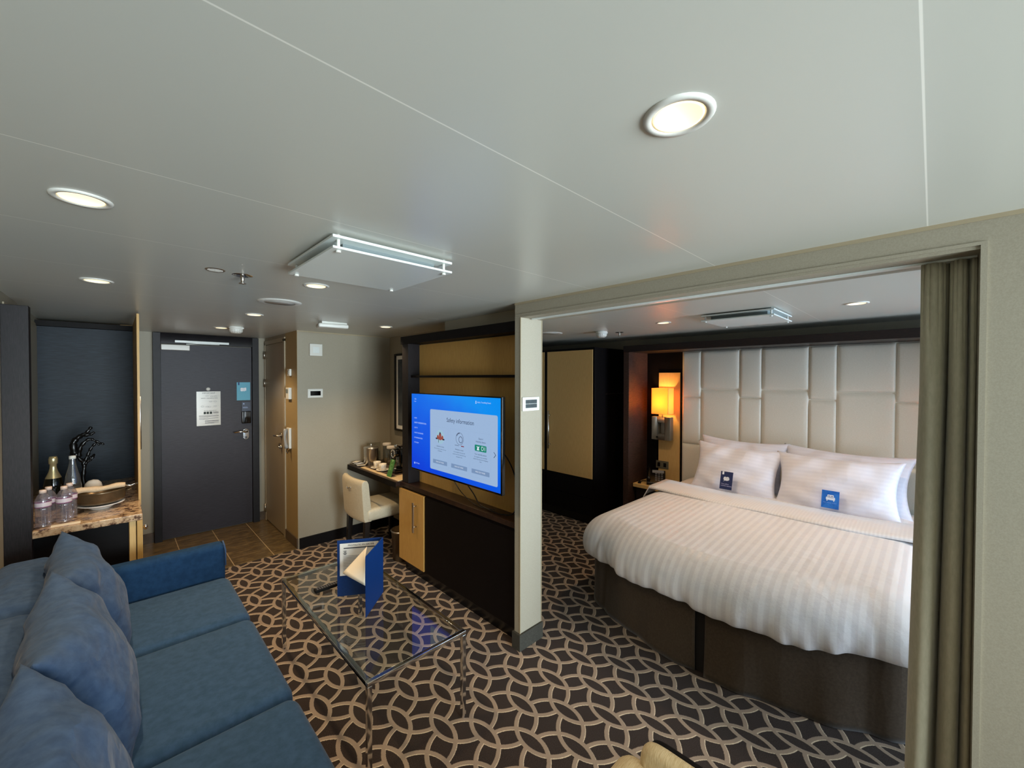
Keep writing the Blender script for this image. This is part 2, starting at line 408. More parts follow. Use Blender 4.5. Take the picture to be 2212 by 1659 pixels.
# ------------------------------------------------------------------ entry door
d1 = tag(bpy.data.objects.new('door_1', None), kind='structure'); COL.objects.link(d1); d1.location = (.71,5.38,0)
part(B(.262,.322,5.345,5.40,0,2.095).box(1.106,1.17,5.345,5.40,0,2.095).box(.322,1.106,5.345,5.40,1.99,2.095), 'door_frame', m_frame, d1, bevel=.002)
leaf = part(B(.324,1.104,5.378,5.40,.012,1.985), 'door_leaf', m_door, d1)
part(B(.324,.55,5.33,5.378,1.925,1.98), 'closer_body', m_white, d1, bevel=.006)
cl = part(B(.43,.885,5.322,5.345,2.003,2.026), 'closer_rail', m_whitep, d1, bevel=.002)
part(MB().tube([(.52,5.335,1.99),(.62,5.332,2.0),(.80,5.330,2.0)], .006, 6), 'closer_arm', m_whitep, d1)
hp = MB()
pl = [(1.045+ .028*math.cos(a), 1.045+.03*math.sin(a)) for a in [PI*k/10 for k in range(11)]] + [(1.045+.028*math.cos(a), .985+.03*math.sin(a)) for a in [PI+PI*k/10 for k in range(11)]]
hp.extr([(x,5.378,z) for x,z in pl], (0,-.012,0))
part(hp, 'handle_plate', m_chrome, d1, bevel=.002)
part(MB().tube([(1.045,5.37,1.045),(1.045,5.325,1.045),(1.03,5.318,1.046),(.99,5.318,1.05),(.925,5.322,1.044)], [.011,.011,.011,.010,.008], 12), 'lever_handle', m_chrome, d1)
part(B(1.036,1.054,5.362,5.368,.965,.99), 'keyhole_cylinder', m_black, d1)
vw = part(MB().lathe([(.0,0),(.018,0),(.018,.006),(.0,.006)], seg=20).xf(Matrix.Translation((.705,5.376,1.525)) @ Matrix.Rotation(PI/2,4,'X')), 'door_viewer', m_white, d1)
kb = part(B(1.004,1.094,5.352,5.378,1.135,1.272), 'lock_box', m_gloss, d1, bevel=.008)
# notices on the door
ev = thing('safety_notice', 'laminated beige safety notice with diagrams and small print below the door viewer', 'notice', (.71,5.375,1.137))
part(B(.605,.813,5.374,5.378,1.137,1.50), 'sheet', mat('laminated_sheet', '#989280', .2, spec=.6), ev)
T = text_mesh([('IMPORTANT', .105, .345, .02, 'CENTER'), ('SAFETY INFORMATION', .11,.290,.014,'CENTER'), ('IN AN EMERGENCY', .12,.158,.013,'CENTER')])
part(T.xf(M_south(.605,5.3735,1.137)), 'notice_heading', m_inkd, ev)
ln = MB()
for k, (x0, x1, z0) in enumerate([(.02,.19,.105),(.02,.19,.095),(.02,.10,.080),(.10,.19,.075),(.02,.10,.066),(.07,.19,.050),(.07,.19,.043),(.07,.19,.030),(.07,.15,.022),(.14,.19,.135),(.14,.19,.127),(.14,.19,.143)]): ln.prism([(x0,z0),(x1,z0),(x1,z0+.004),(x0,z0+.004)],0,.0006)
for cx, cz in ((.09,.315),(.13,.31),(.165,.31),(.12,.255),(.16,.255),(.05,.205),(.09,.20),(.11,.20),(.16,.205)):
    for k in range(14):
        a, a2 = 2*PI*k/14, 2*PI*(k+1)/14
        ln.prism([(cx+.013*math.cos(a),cz+.008*math.sin(a)),(cx+.013*math.cos(a2),cz+.008*math.sin(a2)),(cx+.011*math.cos(a2),cz+.006*math.sin(a2)),(cx+.011*math.cos(a),cz+.006*math.sin(a))],0,.0006)
part(ln.xf(M_south(.605,5.3735,1.137)), 'notice_print', m_ink, ev)
ic = MB()
for x0 in (.06,.085,.112): ic.prism([(x0,.122),(x0+.02,.122),(x0+.02,.148),(x0,.148)],0,.0006)
part(ic.xf(M_south(.605,5.3735,1.137)), 'notice_icon', mat('green_black_print','#1d2a26',.6), ev)
bs = thing('door_card', 'light blue card with a white pictogram hung above the lock box of the entry door', 'card', (1.025,5.376,1.395))
part(B(.961,1.089,5.372,5.377,1.395,1.596), 'card', mat('light_blue_card','#57a6c0',.5), bs)
part(flat([rrect(.035,.062,.10,.14,.01),[(.063,.10),(.075,.10),(.075,.14),(.063,.14)],rrect(.076,.09,.105,.142,.006)]).xf(M_south(.961,5.3715,1.395)), 'pictogram', m_inkw, bs)
part(flat([[(.012,.17),(.026,.17),(.026,.2),(.012,.2)]]).xf(M_south(.961,5.3715,1.395)), 'corner_mark', m_folder, bs)
bc = thing('key_card', 'small navy card standing in the lock box under the light blue card', 'card', (1.05,5.368,1.272))
part(B(1.005,1.088,5.362,5.366,1.272,1.375), 'card', mat('navy_card','#1b2740',.45), bc)
part(flat([rrect(.012,.026,.075,.093,.004),[(.01,.035),(.06,.035),(.06,.04),(.01,.04)],[(.01,.045),(.055,.045),(.055,.049),(.01,.049)]]).xf(M_south(1.005,5.3618,1.272)), 'card_print', mat('pale_blue_print','#8da0c4',.6), bc)

# closet door in the east side of the hall
d2 = tag(bpy.data.objects.new('door_2', None), kind='structure'); COL.objects.link(d2); d2.location = (1.24,4.97,0)
part(B(1.232,1.247,4.60,4.655,.0,2.05).box(1.232,1.247,5.355,5.39,0,2.05).box(1.232,1.247,4.60,5.39,2.02,2.065), 'door_frame', m_beigemetal, d2, bevel=.002)
part(B(1.237,1.247,4.66,5.352,.02,2.015), 'door_leaf', mat('beige_door_paint','#9a8d74',.35,spec=.5), d2, bevel=.001)
for z in (1.86,1.54,.1): part(MB().tube([(1.228,5.356,z),(1.228,5.356,z+.09)], .009, 8), 'hinge', m_satin, d2)
hd = part(MB().tube([(1.245,4.72,1.045),(1.19,4.72,1.045),(1.185,4.74,1.045),(1.185,4.81,1.04)], .009, 10).tube([(1.236,4.72,1.05),(1.225,4.72,1.05)], .026, 16), 'lever_handle', m_satin, d2)
part(MB().tube([(1.238,4.715,.93),(1.215,4.715,.93)], .022, 16).tube([(1.22,4.715,.93),(1.20,4.715,.93)], .008, 8), 'lock_knob', m_satin, d2)
# fittings on the warm-lit closet wall
b_ = thing('wall_sensor', 'small white sensor box, topmost fitting on the warm-lit wall beside the closet door', 'sensor', (1.24,4.43,1.66))
part(B(1.222,1.2435,4.395,4.47,1.665,1.735), 'housing', m_white, b_, bevel=.006)
part(B(1.216,1.223,4.41,4.44,1.68,1.72), 'sensor_window', mat('grey_lens','#9a9a94',.2), b_, bevel=.002)
b_ = thing('thermostat', 'white boxy thermostat with a display, between the sensor and the wall telephone', 'thermostat', (1.24,4.45,1.43))
part(B(1.215,1.2435,4.40,4.50,1.435,1.55), 'housing', m_white, b_, bevel=.004)
part(B(1.2125,1.216,4.42,4.48,1.495,1.535), 'display', mat('grey_display','#6f746a',.3), b_)
b_ = thing('wall_phone', 'white and grey telephone hung upright on the warm-lit closet wall', 'telephone', (1.24,4.45,.93))
part(B(1.22,1.2435,4.41,4.50,.945,1.15), 'phone_base', m_white, b_, bevel=.006)
hs = MB(); pts = []
for k in range(9):
    t = k/8; pts.append((1.205-.012*math.sin(PI*t), 4.43+.04*t, .95+.19*t))
part(hs.tube(pts, [.017,.018,.014,.012,.012,.012,.014,.018,.017], 10), 'handset', mat('grey_plastic','#8e8e8c',.35), b_)
part(MB().tube([(1.21,4.43,.95),(1.20,4.425,.92),(1.21,4.43,.90),(1.225,4.44,.93)], .004, 6), 'cord', m_black, b_)
# fittings on the hall wall facing south
b_ = thing('junction_box', 'blank white square cover high on the grey hall wall', 'cover', (1.41,4.22,1.86))
part(B(1.352,1.47,4.206,4.23,1.862,1.98), 'cover', m_white, b_, bevel=.004)
part(B(1.38,1.44,4.2045,4.2065,1.89,1.95), 'cover_face', m_whitep, b_, bevel=.001)
b_ = thing('light_switch_panel', 'white framed panel with a black display on the grey hall wall', 'switch', (1.41,4.22,1.45))
part(B(1.336,1.477,4.222,4.23,1.452,1.538), 'frame', m_white, b_, bevel=.003)
part(B(1.36,1.455,4.2195,4.2225,1.473,1.517), 'display', m_gloss, b_)
b_ = thing('wall_switch', 'white switch plate with two rows of dark grey buttons on the pale pier', 'switch', (1.83,1.715,1.45))
part(B(1.752,1.90,1.711,1.72,1.447,1.531), 'plate', m_white, b_, bevel=.003)
for k in range(3):
    for j in range(2): part(B(1.776+.034*k,1.808+.034*k,1.7085,1.712,1.465+.026*j,1.489+.026*j), 'button', mat('dark_button','#3b4548',.35), b_, bevel=.001)

# ------------------------------------------------------------------ minibar unit and hall closet on the west side
mu = thing('minibar_cabinet', 'tall dark wood minibar unit with an open niche beyond the blue sofa', 'cabinet', (-.16,3.9,0))
part(B(-.43,-.333,3.38,3.45,0,2.03), 'end_panel', m_ebonyv, mu, bevel=.002)
part(B(-.43,.105,4.70,4.73,.77,2.062), 'back_panel', m_teal, mu)
part(B(-.43,-.424,3.45,4.70,.80,2.05), 'side_panel', m_beigemetal, mu)
part(B(.105,.118,3.80,4.74,.77,2.085), 'niche_side_panel', m_gold, mu)
part(B(-.333,.05,3.44,3.46,0,.765), 'front_panel', m_ebonyb, mu)
part(B(-.43,.045,3.46,4.70,0,.755), 'carcass', m_ebonyb, mu)
part(B(.052,.082,3.42,3.46,0,.765), 'door_edge', m_goldlit, mu, bevel=.001)
part(B(.086,.112,3.40,4.06,.0,.765), 'cabinet_door', m_gold, mu, bevel=.001)
part(MB().tube([(.112,3.47,.70),(.14,3.47,.70)], .006, 8).tube([(.128,3.47,.685),(.128,3.47,.715)], .008, 8), 'cabinet_knob', m_chrome, mu)
part(B(-.43,.11,4.64,4.70,2.035,2.075), 'niche_shade_strip', m_ebonyb, mu)  # dark strip added for the ceiling's darkness above the niche
tag(B(-.43,.112,3.40,4.70,.765,.805).build('granite_countertop', m_granite, bevel=.004), 'brown speckled granite countertop of the minibar, carrying bottles and the bronze bowl', 'countertop')
hc = thing('hall_closet', 'shallow gold hall closet edge with a long steel pull beside the entry door', 'closet', (.11,4.97,0))
part(B(.03,.124,4.742,5.20,0,2.09), 'closet_body', m_gold, hc)
part(MB().tube([(.125,4.82,1.02),(.15,4.82,1.02),(.15,4.82,1.48),(.125,4.82,1.48)], .007, 8), 'pull_handle', m_steel, hc)

# water bottles
def bottle_proto():
    r = thing('water_bottle', '', 'bottle', (0,0,0))
    pr = [(.0,.0),(.029,.0),(.032,.006)]
    for k in range(8):
        z = .012+.0125*k; pr += [(.0325,z),(.0295,z+.006)]
    pr += [(.0325,.116),(.0325,.148),(.031,.156),(.022,.178),(.013,.190),(.0128,.196)]
    part(MB().lathe(pr, seg=24, close=False), 'bottle_body', m_pet, r)
    part(MB().lathe([(.0331,.118),(.0332,.119),(.0332,.143),(.0331,.144)], seg=24, close=False), 'label', mat('water_label','#c9bfc6',.4), r)
    part(MB().lathe([(.0334,.1155),(.0336,.116),(.0336,.119),(.0334,.1195)], seg=24, close=False).lathe([(.0334,.1425),(.0336,.143),(.0336,.146),(.0334,.1465)], seg=24, close=False), 'label_band', mat('magenta_band','#7c3a6a',.4), r)
    part(MB().lathe([(.0,.192),(.0145,.192),(.0145,.208),(.013,.21),(.0,.21)], seg=24, close=False), 'bottle_cap', mat('pink_white_cap','#ddc4b4',.4), r)
    return r
bp_ = bottle_proto(); bp_.location = (-.300,3.475,.805)
bp_['label'] = 'clear water bottle at the front left corner of the granite counter'
g_ = 'plastic water bottles on the granite counter'; bp_['group'] = g_
dup(bp_, (-.285,3.555,.805), 'clear water bottle just behind the front left one, beside the dark end panel', g_)
dup(bp_, (-.222,3.512,.805), 'clear water bottle standing nearest the bronze bowl, front of the right pair', g_)
dup(bp_, (-.205,3.592,.805), 'clear water bottle behind the right front one, in front of the sparkling water', g_)
cb = thing('champagne_bottle', 'dark green champagne bottle with gold foil neck behind the water bottles', 'bottle', (-.293,3.92,.805))
part(MB().lathe([(0,0),(.043,0),(.044,.01),(.044,.15),(.038,.19),(.020,.235),(.0145,.26)], cb.location, 28, False), 'bottle_body', mat('dark_green_glass','#0a0f0a',.08,spec=.6), cb)
part(MB().lathe([(.0365,.198),(.0215,.237),(.016,.262),(.0155,.285),(.020,.29),(.021,.32),(.017,.335),(.0,.337)], cb.location, 28, False), 'foil', mat('gold_foil','#cdc094',.3,.75), cb)
sb = thing('sparkling_water_bottle', 'tall clear glass bottle with a white cap between champagne and bronze bowl', 'bottle', (-.205,3.85,.805))
part(MB().lathe([(0,0),(.038,0),(.040,.01),(.040,.15),(.034,.20),(.020,.265),(.0145,.30),(.0140,.32)], sb.location, 28, False), 'bottle_body', clear('bottle_glass',(.72,.76,.78),.03,.12,.06,(.6,.65,.7)), sb)
part(MB().lathe([(.0,.318),(.0165,.318),(.0165,.338),(.0,.339)], sb.location, 24, False), 'cap', m_white, sb)
part(MB().lathe([(.0405,.06),(.0407,.061),(.0407,.13),(.0405,.131)], sb.location, 24, False), 'label', m_white, sb)
bw = thing('bronze_bowl', 'round bronze serving bowl with side lugs set in a white dish', 'bowl', (-.075,3.72,.805))
c_ = (-.075,3.72,.805)
part(MB().lathe([(0,.038),(.085,.038),(.108,.05),(.114,.07),(.117,.112),(.121,.12),(.117,.122),(.110,.112),(.104,.06),(0,.052)], c_, 40, False), 'bowl_body', m_gunmetal, bw)
part(MB().tube([(.04,3.71,.90),(.065,3.71,.905),(.065,3.74,.905),(.04,3.745,.90)], .007, 8), 'lug', m_gunmetal, bw)
tag(MB().lathe([(0,.0),(.045,.0),(.05,.006),(.075,.022),(.112,.034),(.113,.037),(.085,.033),(0,.030)], c_, 40, False).build('white_dish', mat('white_china','#e8e6e4',.2,spec=.6)), 'white china dish under the bronze bowl on the granite counter', 'dish')
nk = thing('rolled_napkin', 'beige cloth napkin rolled round cutlery lying across the bronze bowl', 'napkin', (-.07,3.70,.94))
rp = []
for k in range(13):
    t = k/12; rp.append((-.198+.235*t, 3.655+.02*t, .945+.004*math.sin(t*9)))
part(MB().tube(rp, [.016+.0035*math.sin(1+k*1.3)*.5+.002*(k<6) for k in range(13)], 14), 'napkin_cloth', m_napkin, nk)
part(MB().tube([(.03,3.675,.944),(.062,3.678,.936),(.10,3.68,.944)], [.006,.007,.004], 8), 'cutlery_handle', m_chrome, nk)
st = MB().lathe([(0,0),(.040,.0),(.046,.02),(.046,.10),(.040,.13),(.025,.148),(0,.155)], (-.115,3.93,.805), 24, False)
tag(st.build('folded_cloth', m_cloth), 'small rounded white cloth bundle showing behind the rolled napkin', 'cloth')
tag(B(-.27,-.155,3.425,3.47,.805,.8065).build('paper_slip', m_paperw), 'small cream paper slip on the granite in front of the water bottles', 'paper')
# branch sculpture
sc_ = thing('branch_sculpture', 'black branching sculpture curling up from the back of the minibar counter', 'sculpture', (-.17,4.25,.805))
c0 = Vector((-.165,4.25,0))
def curl(pts, r0, r1):
    n = len(pts); P_ = []
    for i in range(n-1):
        for k in range(5):
            t = k/5; a = Vector(pts[max(i-1,0)]); b = Vector(pts[i]); c = Vector(pts[i+1]); d = Vector(pts[min(i+2,n-1)])
            P_.append(.5*((2*b)+(c-a)*t+(2*a-5*b+4*c-d)*t*t+(3*b-a-3*c+d)*t**3))
    P_.append(Vector(pts[-1])); P_ = [p + Vector((c0.x, c0.y, 0)) for p in P_]
    m_ = len(P_); return P_, [r0+(r1-r0)*i/(m_-1)+.003*math.sin(i*2.1) for i in range(m_)]
sm_ = MB()
for pts, r0, r1 in (
  ([(0,0,.82),(-.01,0,.92),(-.005,.01,1.02),(-.035,0,1.08),(-.06,0,1.16),(-.03,0,1.22),(.01,-.01,1.25),(.035,-.01,1.29)], .012, .009),
  ([(-.05,0,1.10),(-.055,.01,1.18),(-.02,.01,1.225),(.03,0,1.235),(.05,0,1.25)], .022, .006),
  ([(-.03,0,1.08),(-.02,-.01,1.15),(.02,-.01,1.20),(.055,-.01,1.185),(.10,-.02,1.155)], .014, .005),
  ([(-.01,0,1.02),(.01,0,1.07),(.03,0,1.13),(.06,0,1.17),(.075,0,1.15)], .010, .006),
  ([(0,.01,1.02),(.02,.01,1.05),(.045,.01,1.08),(.03,0,1.05),(.01,0,1.04)], .010, .006),
  ([(-.06,.01,1.0),(-.055,.01,1.08),(-.06,.01,1.16)], .012, .012)):
    P_, rs = curl(pts, r0, r1); sm_.tube(P_, rs, 8)
part(sm_, 'branch', mat('black_bronze','#0b0908',.3,spec=.5), sc_)
part(MB().lathe([(0,0),(.045,0),(.045,.015),(.02,.022),(0,.024)], (-.165,4.25,.805), 20, False), 'base', mat('black_base','#0b0908',.3), sc_)

# ------------------------------------------------------------------ sofa
sf = thing('sofa', 'long blue velvet sofa with three seats running along the left side', 'sofa', (.02,1.95,0))
def rbox(x0,x1,y0,y1,z0,z1,r,n=4,crown=0):
    """rounded block; crown lifts the middle of the top"""
    mb = MB(); lay = []
    prof = [(0,z0)] if False else []
    zs = []
    for k in range(n+1):
        a = PI/2*k/n; zs.append((r*(1-math.sin(a)) , z0+r*(1-math.cos(a))))
    for k in range(n+1):
        a = PI/2*k/n; zs.append((r*(1-math.cos(a)), z1-r+r*math.sin(a)))
    def ring(inset, z):
        rr = max(r-inset, .002); pts = []
        for cx, cy, a0 in ((x1-inset-rr,y0+inset+rr,-PI/2),(x1-inset-rr,y1-inset-rr,0),(x0+inset+rr,y1-inset-rr,PI/2),(x0+inset+rr,y0+inset+rr,PI)):
            for k in range(5):
                a = a0+PI/2*k/4; pts.append((cx+rr*math.cos(a), cy+rr*math.sin(a), z))
        return pts
    for ins, z in zs: lay.append(ring(ins, z))
    m = len(lay[0])
    for f in (.25,.5,.75,.96):
        cx, cy = (x0+x1)/2, (y0+y1)/2
        lay.append([(cx+(p[0]-cx)*(1-f), cy+(p[1]-cy)*(1-f), z1+crown*math.sin(PI/2*f)) for p in ring(r, z1)])
    v = [p for l in lay for p in l]; fs = []
    for j in range(len(lay)-1):
        for k in range(m): fs.append((j*m+k, j*m+(k+1)%m, (j+1)*m+(k+1)%m, (j+1)*m+k))
    mb.add(v, fs, True); mb.add(lay[0], [tuple(range(m-1,-1,-1))]); mb.add(lay[-1], [tuple(range(m))]); return mb
part(B(-.40,.42,.80,3.02,.07,.30), 'sofa_base', m_armdark, sf, bevel=.02)
for y0, y1 in ((2.405,2.995),(1.70,2.40),(1.0,1.695)):
    part(rbox(-.22,.49,y0,y1,.20,.445,.05,5,.012), 'seat_cushion', m_navy, sf)
part(rbox(-.40,.475,2.998,3.10,.06,.635,.035,4,.0), 'armrest', m_armdark, sf)
part(MB().tube([(.472,3.0,.50),(.472,3.0,.59),(.468,3.012,.62),(.466,3.05,.636),(.468,3.088,.62)], .0045, 6), 'piping', m_navy2, sf)
part(rbox(-.40,.475,.88,.985,.06,.635,.035,4,.0), 'armrest', m_armdark, sf)
for y0, y1 in ((2.41,3.085),(1.70,2.405),(.90,1.695)):
    part(rbox(-.425,-.20,y0,y1,.25,.765,.07,5,.01), 'back_cushion', m_navy2, sf)
for x, y in ((.36,2.95),(.36,.9),(-.35,2.95),(-.35,.9)): part(MB().lathe([(.02,0),(.025,.08)], (x,y,0), 12), 'foot', m_black, sf)
def cushion(W, H, T, seed=0, wr=.006, pinch=.08, nu=28, nv=24, pw=2.6):
    """soft closed cushion in local coords: width along Y, height along Z, thickness along X, centred"""
    rnd = random.Random(seed); ph = [rnd.uniform(0,6) for _ in range(8)]
    mb = MB()
    for side in (1, -1):
        G = []
        for i in range(nu+1):
            row = []; u = -math.cos(PI*i/nu)
            u = .55*u + .45*(-1+2*i/nu)
            for j in range(nv+1):
                v = .55*-math.cos(PI*j/nv)+.45*(-1+2*j/nv)
                e = max(0, 1-abs(u)**pw) * max(0, 1-abs(v)**pw)
                th = T/2 * e**.5
                th += wr*(math.sin(7*u+4*v+ph[0])+math.sin(11*v-5*u+ph[1])*.7+math.sin(16*u*abs(v)+ph[2]))*min(1,e*2)
                edge = (max(abs(u),abs(v)))**6
                th += wr*.8*math.sin(22*(u if abs(v)>abs(u) else v)+ph[3])*edge*(e>0)*min(1,e*8)
                y = u*W/2*(1-pinch*(1-v*v)*abs(u)**3); z = v*H/2*(1-pinch*(1-u*u)*abs(v)**3)
                row.append((side*th, y, z))
            G.append(row)
        mb.grid(G, True, flip=(side<0))
    return mb
def place(mb, name, mat_, loc, lean, yaw=0, roll=0, par=None, **k):
    o = mb.build(name, mat_, par, **k); o.location = loc; o.rotation_euler = (roll, lean, yaw); return o
g_ = 'loose blue back cushions on the sofa'
for k, (loc, lean, yaw, roll, W, H, T, lb) in enumerate([
   ((-.095,2.635,.655), -.34, .05, .03, .65,.50,.21, 'blue velvet cushion nearest the minibar cabinet, leaning on the sofa back'),
   ((-.090,2.000,.655), -.34, .02, .02, .72,.51,.22, 'large middle blue velvet cushion with creases, between the other two'),
   ((-.090,1.290,.655), -.34, .02, .02, .72,.51,.22, 'blue velvet cushion in the bottom left corner of the photo')]):
    o = place(cushion(W,H,T,seed=k+3,wr=.0045,pinch=.13,pw=2.5), 'sofa_cushion', m_navy2, loc, lean, yaw, roll)
    tag(o, lb, 'cushion', g_)

# ------------------------------------------------------------------ glass coffee table and what stands on it
ct = thing('coffee_table', 'low glass coffee table on square chrome legs', 'table', (.96,2.15,0))
x0,x1,y0,y1,zt = .712,1.208,1.562,2.745,.428
fr = MB(); q = .020
fr.box(x0,x1,y0,y0+q,zt-.025,zt-.006).box(x0,x1,y1-q,y1,zt-.025,zt-.006).box(x0,x0+q,y0+q,y1-q,zt-.025,zt-.006).box(x1-q,x1,y0+q,y1-q,zt-.025,zt-.006)
part(fr, 'frame', m_chrome, ct, bevel=.001)
for x, y in ((x0,y0),(x1-q,y0),(x0,y1-q),(x1-q,y1-q)): part(B(x,x+q,y,y+q,0,zt-.025), 'leg', m_chrome, ct, bevel=.001)
part(B(x0+.001,x1-.001,y0+.001,y1-.001,zt-.006,zt+.003), 'glass_top', m_glass, ct)
rm = thing('remote_control', 'slim black remote control lying on the glass table', 'remote', (.86,2.42,zt+.003))
part(B(.795,.935,2.40,2.437,zt+.003,zt+.021), 'remote_body', m_remote, rm, bevel=.004)
for i in range(9):
    for j in range(3): part(B(.805+.013*i,.813+.013*i,2.405+.011*j,2.411+.011*j,zt+.0205,zt+.0225), 'button', mat('grey_rubber','#55565a',.6), rm)
# blue information folder standing open
bf = thing('information_folder', 'tall royal blue folder standing open on the glass table with papers in it', 'folder', (.98,2.17,zt+.003))
zb, zh = zt+.004, .312
A0 = Vector((.872,2.287,0)); S0 = Vector((1.077,2.160,0)); Cc = Vector((.896,1.985,0))
def slab(p, q_, z0, z1, th, side=1, z0b=None, z1b=None):
    d = (q_-p).normalized(); n = Vector((-d.y, d.x, 0))*th*side
    z0b = z0 if z0b is None else z0b; z1b = z1 if z1b is None else z1b
    return MB().extr([(p.x,p.y,z0),(q_.x,q_.y,z0b),(q_.x,q_.y,z1b),(p.x,p.y,z1)], n)
part(slab(A0, S0, zb, zb+zh, .003), 'back_cover', m_folder, bf)
part(slab(S0, Cc, zb, zb+zh, .003, 1), 'front_cover', m_folder, bf)
part(MB().tube([(S0.x,S0.y,zb),(S0.x,S0.y,zb+zh)], .003, 8), 'spine', m_folder, bf)
dA = (S0-A0).normalized(); nA = Vector((dA.y, -dA.x, 0))     # towards the camera side
pA = A0 + dA*.014 + nA*.002
pg = tag(slab(pA, pA+dA*.205, zb+.115, zb+zh-.018, .0008, -1).build('letter', m_paper), 'white printed letter with a dark rule held at the back of the blue folder', 'letter')
Mp = Matrix(((dA.x,0,nA.x,pA.x+nA.x*.0012),(dA.y,0,nA.y,pA.y+nA.y*.0012),(0,1,0,zb+.115),(0,0,0,1)))
T = text_mesh([('PRESTNUTIC EN SERTIFIE', .112, .167, .0125, 'CENTER')])
T.prism([(.02,.150),(.185,.150),(.185,.155),(.02,.155)],0,.0005)
T.xf(Mp).build('letter_heading', m_inkd, pg)
an = MB()                                   # crown and anchor emblem
def arc(mb, cx, cy, r, a0, a1, w, n=8):
    for k in range(n):
        p0, p1 = a0+(a1-a0)*k/n, a0+(a1-a0)*(k+1)/n
        mb.prism([(cx+(r-w)*math.cos(p0),cy+(r-w)*math.sin(p0)),(cx+(r+w)*math.cos(p0),cy+(r+w)*math.sin(p0)),(cx+(r+w)*math.cos(p1),cy+(r+w)*math.sin(p1)),(cx+(r-w)*math.cos(p1),cy+(r-w)*math.sin(p1))],0,.0005)
an.prism([(.0265,.117),(.0285,.117),(.0285,.143),(.0265,.143)],0,.0005)
arc(an,.0275,.127,.0085,PI+.1,2*PI-.1,.0012); arc(an,.0275,.132,.006,PI,2*PI,.001); arc(an,.0275,.142,.0085,PI+.3,2*PI-.3,.001)
an.prism([(.020,.119),(.035,.119),(.035,.121),(.020,.121)],0,.0005)
an.xf(Mp).build('emblem', m_inkd, pg)
ln = MB()
for k in range(11):
    yy = .108-.0085*k; ln.prism([(.018,yy),(.018+.09+.03*((k*7)%3)/2,yy),(.018+.09+.03*((k*7)%3)/2,yy+.0025),(.018,yy+.0025)],0,.0005)
ln.xf(Mp).build('letter_lines', mat('pale_grey_print','#a5a5a8',.7), pg)
# loose leaves falling open from the front cover
dC = (Cc-S0).normalized(); nC = Vector((dC.y,-dC.x,0)); 
lv = thing('loose_leaf', 'cream sheets fanning out of the open blue folder', 'paper', (.95,2.1,zb))
eA, eB = Vector((.897,1.988,.736)), Vector((.897,1.988,.594)); tA, tB = Vector((.965,2.115,.737)), Vector((.852,2.160,.616))
for s_, mm_ in ((0, m_paperw), (1, m_paper)):
    G = []
    for i in range(13):
        t = i/12; row = []
        for j in range(9):
            u = j/8; p = (eA.lerp(tA, t)).lerp(eB.lerp(tB, t), u)
            p = p + Vector((nA.x,nA.y,0))*(.020*math.sin(PI*t)*(.4+.6*u) - .004*s_) + Vector((0,0,.010*math.sin(PI*t)*u - .006*s_*t))
            row.append(tuple(p))
        G.append(row)
    o = part(MB().grid(G), 'sheet', mm_, lv); m_ = o.modifiers.new('sol','SOLIDIFY'); m_.thickness = .0006

# ------------------------------------------------------------------ media console
mc = thing('media_console', 'tall black wood media unit with gold back panel and shelf beside the pale pier', 'cabinet', (1.83,2.5,0))
part(B(1.775,1.90,1.775,3.19,.08,.715), 'cabinet_body', m_ebonyb, mc)
part(B(1.79,1.90,1.775,3.16,0,.08), 'plinth', m_black, mc)
part(B(1.762,1.90,1.775,3.20,.715,.75), 'worktop', m_ebonytop, mc, bevel=.002)
part(B(1.885,1.90,1.80,3.09,.75,1.93), 'back_panel', m_gold, mc)
part(B(1.775,1.90,3.09,3.19,.75,1.945), 'side_post', m_ebonyv, mc, bevel=.002)
part(B(1.775,1.90,1.775,1.80,.75,1.945), 'side_panel', m_ebonyb, mc)
part(B(1.765,1.90,1.775,3.20,1.935,2.0), 'top_beam', m_ebonyb, mc, bevel=.002)
part(B(1.80,1.885,1.80,3.09,1.650,1.668), 'shelf', m_ebonyb, mc, bevel=.001)
dr = part(B(1.757,1.776,2.825,3.215,.09,.695), 'door', m_gold, mc, bevel=.001)
hh = MB().box(1.722,1.730,2.925,2.945,.385,.63)
for z in (.43,.60): hh.tube([(1.757,2.935,z),(1.722,2.935,z)], .006, 8)
hh.xf(Matrix.Translation((-1.83,-2.5,0))).build('handle', m_steel, dr)
part(B(1.764,1.776,1.79,2.815,.09,.695), 'drawer_front', m_ebonyb, mc, bevel=.001)
# television: local coords u = 2.77 - y, z world
tv = thing('television', 'flat television with a lit blue safety information screen on the gold panel', 'television', (1.66,2.26,.955))
XS = 1.620
part(B(XS+.002,XS+.028,1.754,2.774,.952,1.536), 'bezel', m_gloss, tv, bevel=.003)
part(B(XS+.028,XS+.06,1.90,2.62,1.02,1.45), 'rear_housing', m_black, tv, bevel=.01)
part(B(XS+.06,1.885,2.10,2.42,1.12,1.36), 'wall_bracket', m_black, tv)
def tvm(name, grad=False, c='#ffffff', es=1.0, c2=None):
    m = mat(name, '#000000', .25, spec=.4); N, L, b = nodes(m)
    if grad:
        (x, y, z), v = xyz(m); a = (y*-1.0)*.55 + z*1.3
        nn = X(m, noise(m, coords(m), 2.5, 2)); a = a + nn*.25
        col = ramp(m, a.s, [(.55,'#0b3fe0'),(.85,'#0a62ec'),(1.0,'#0d86f2')]); r = N[-1] if False else None
        L.new(col, b.inputs['Emission Color'])
    else: b.inputs['Emission Color'].default_value = lin(c)
    b.inputs['Emission Strength'].default_value = es*1.25; return m
me_blue = mat('screen_blue_glow', '#000000', .25, spec=.4)
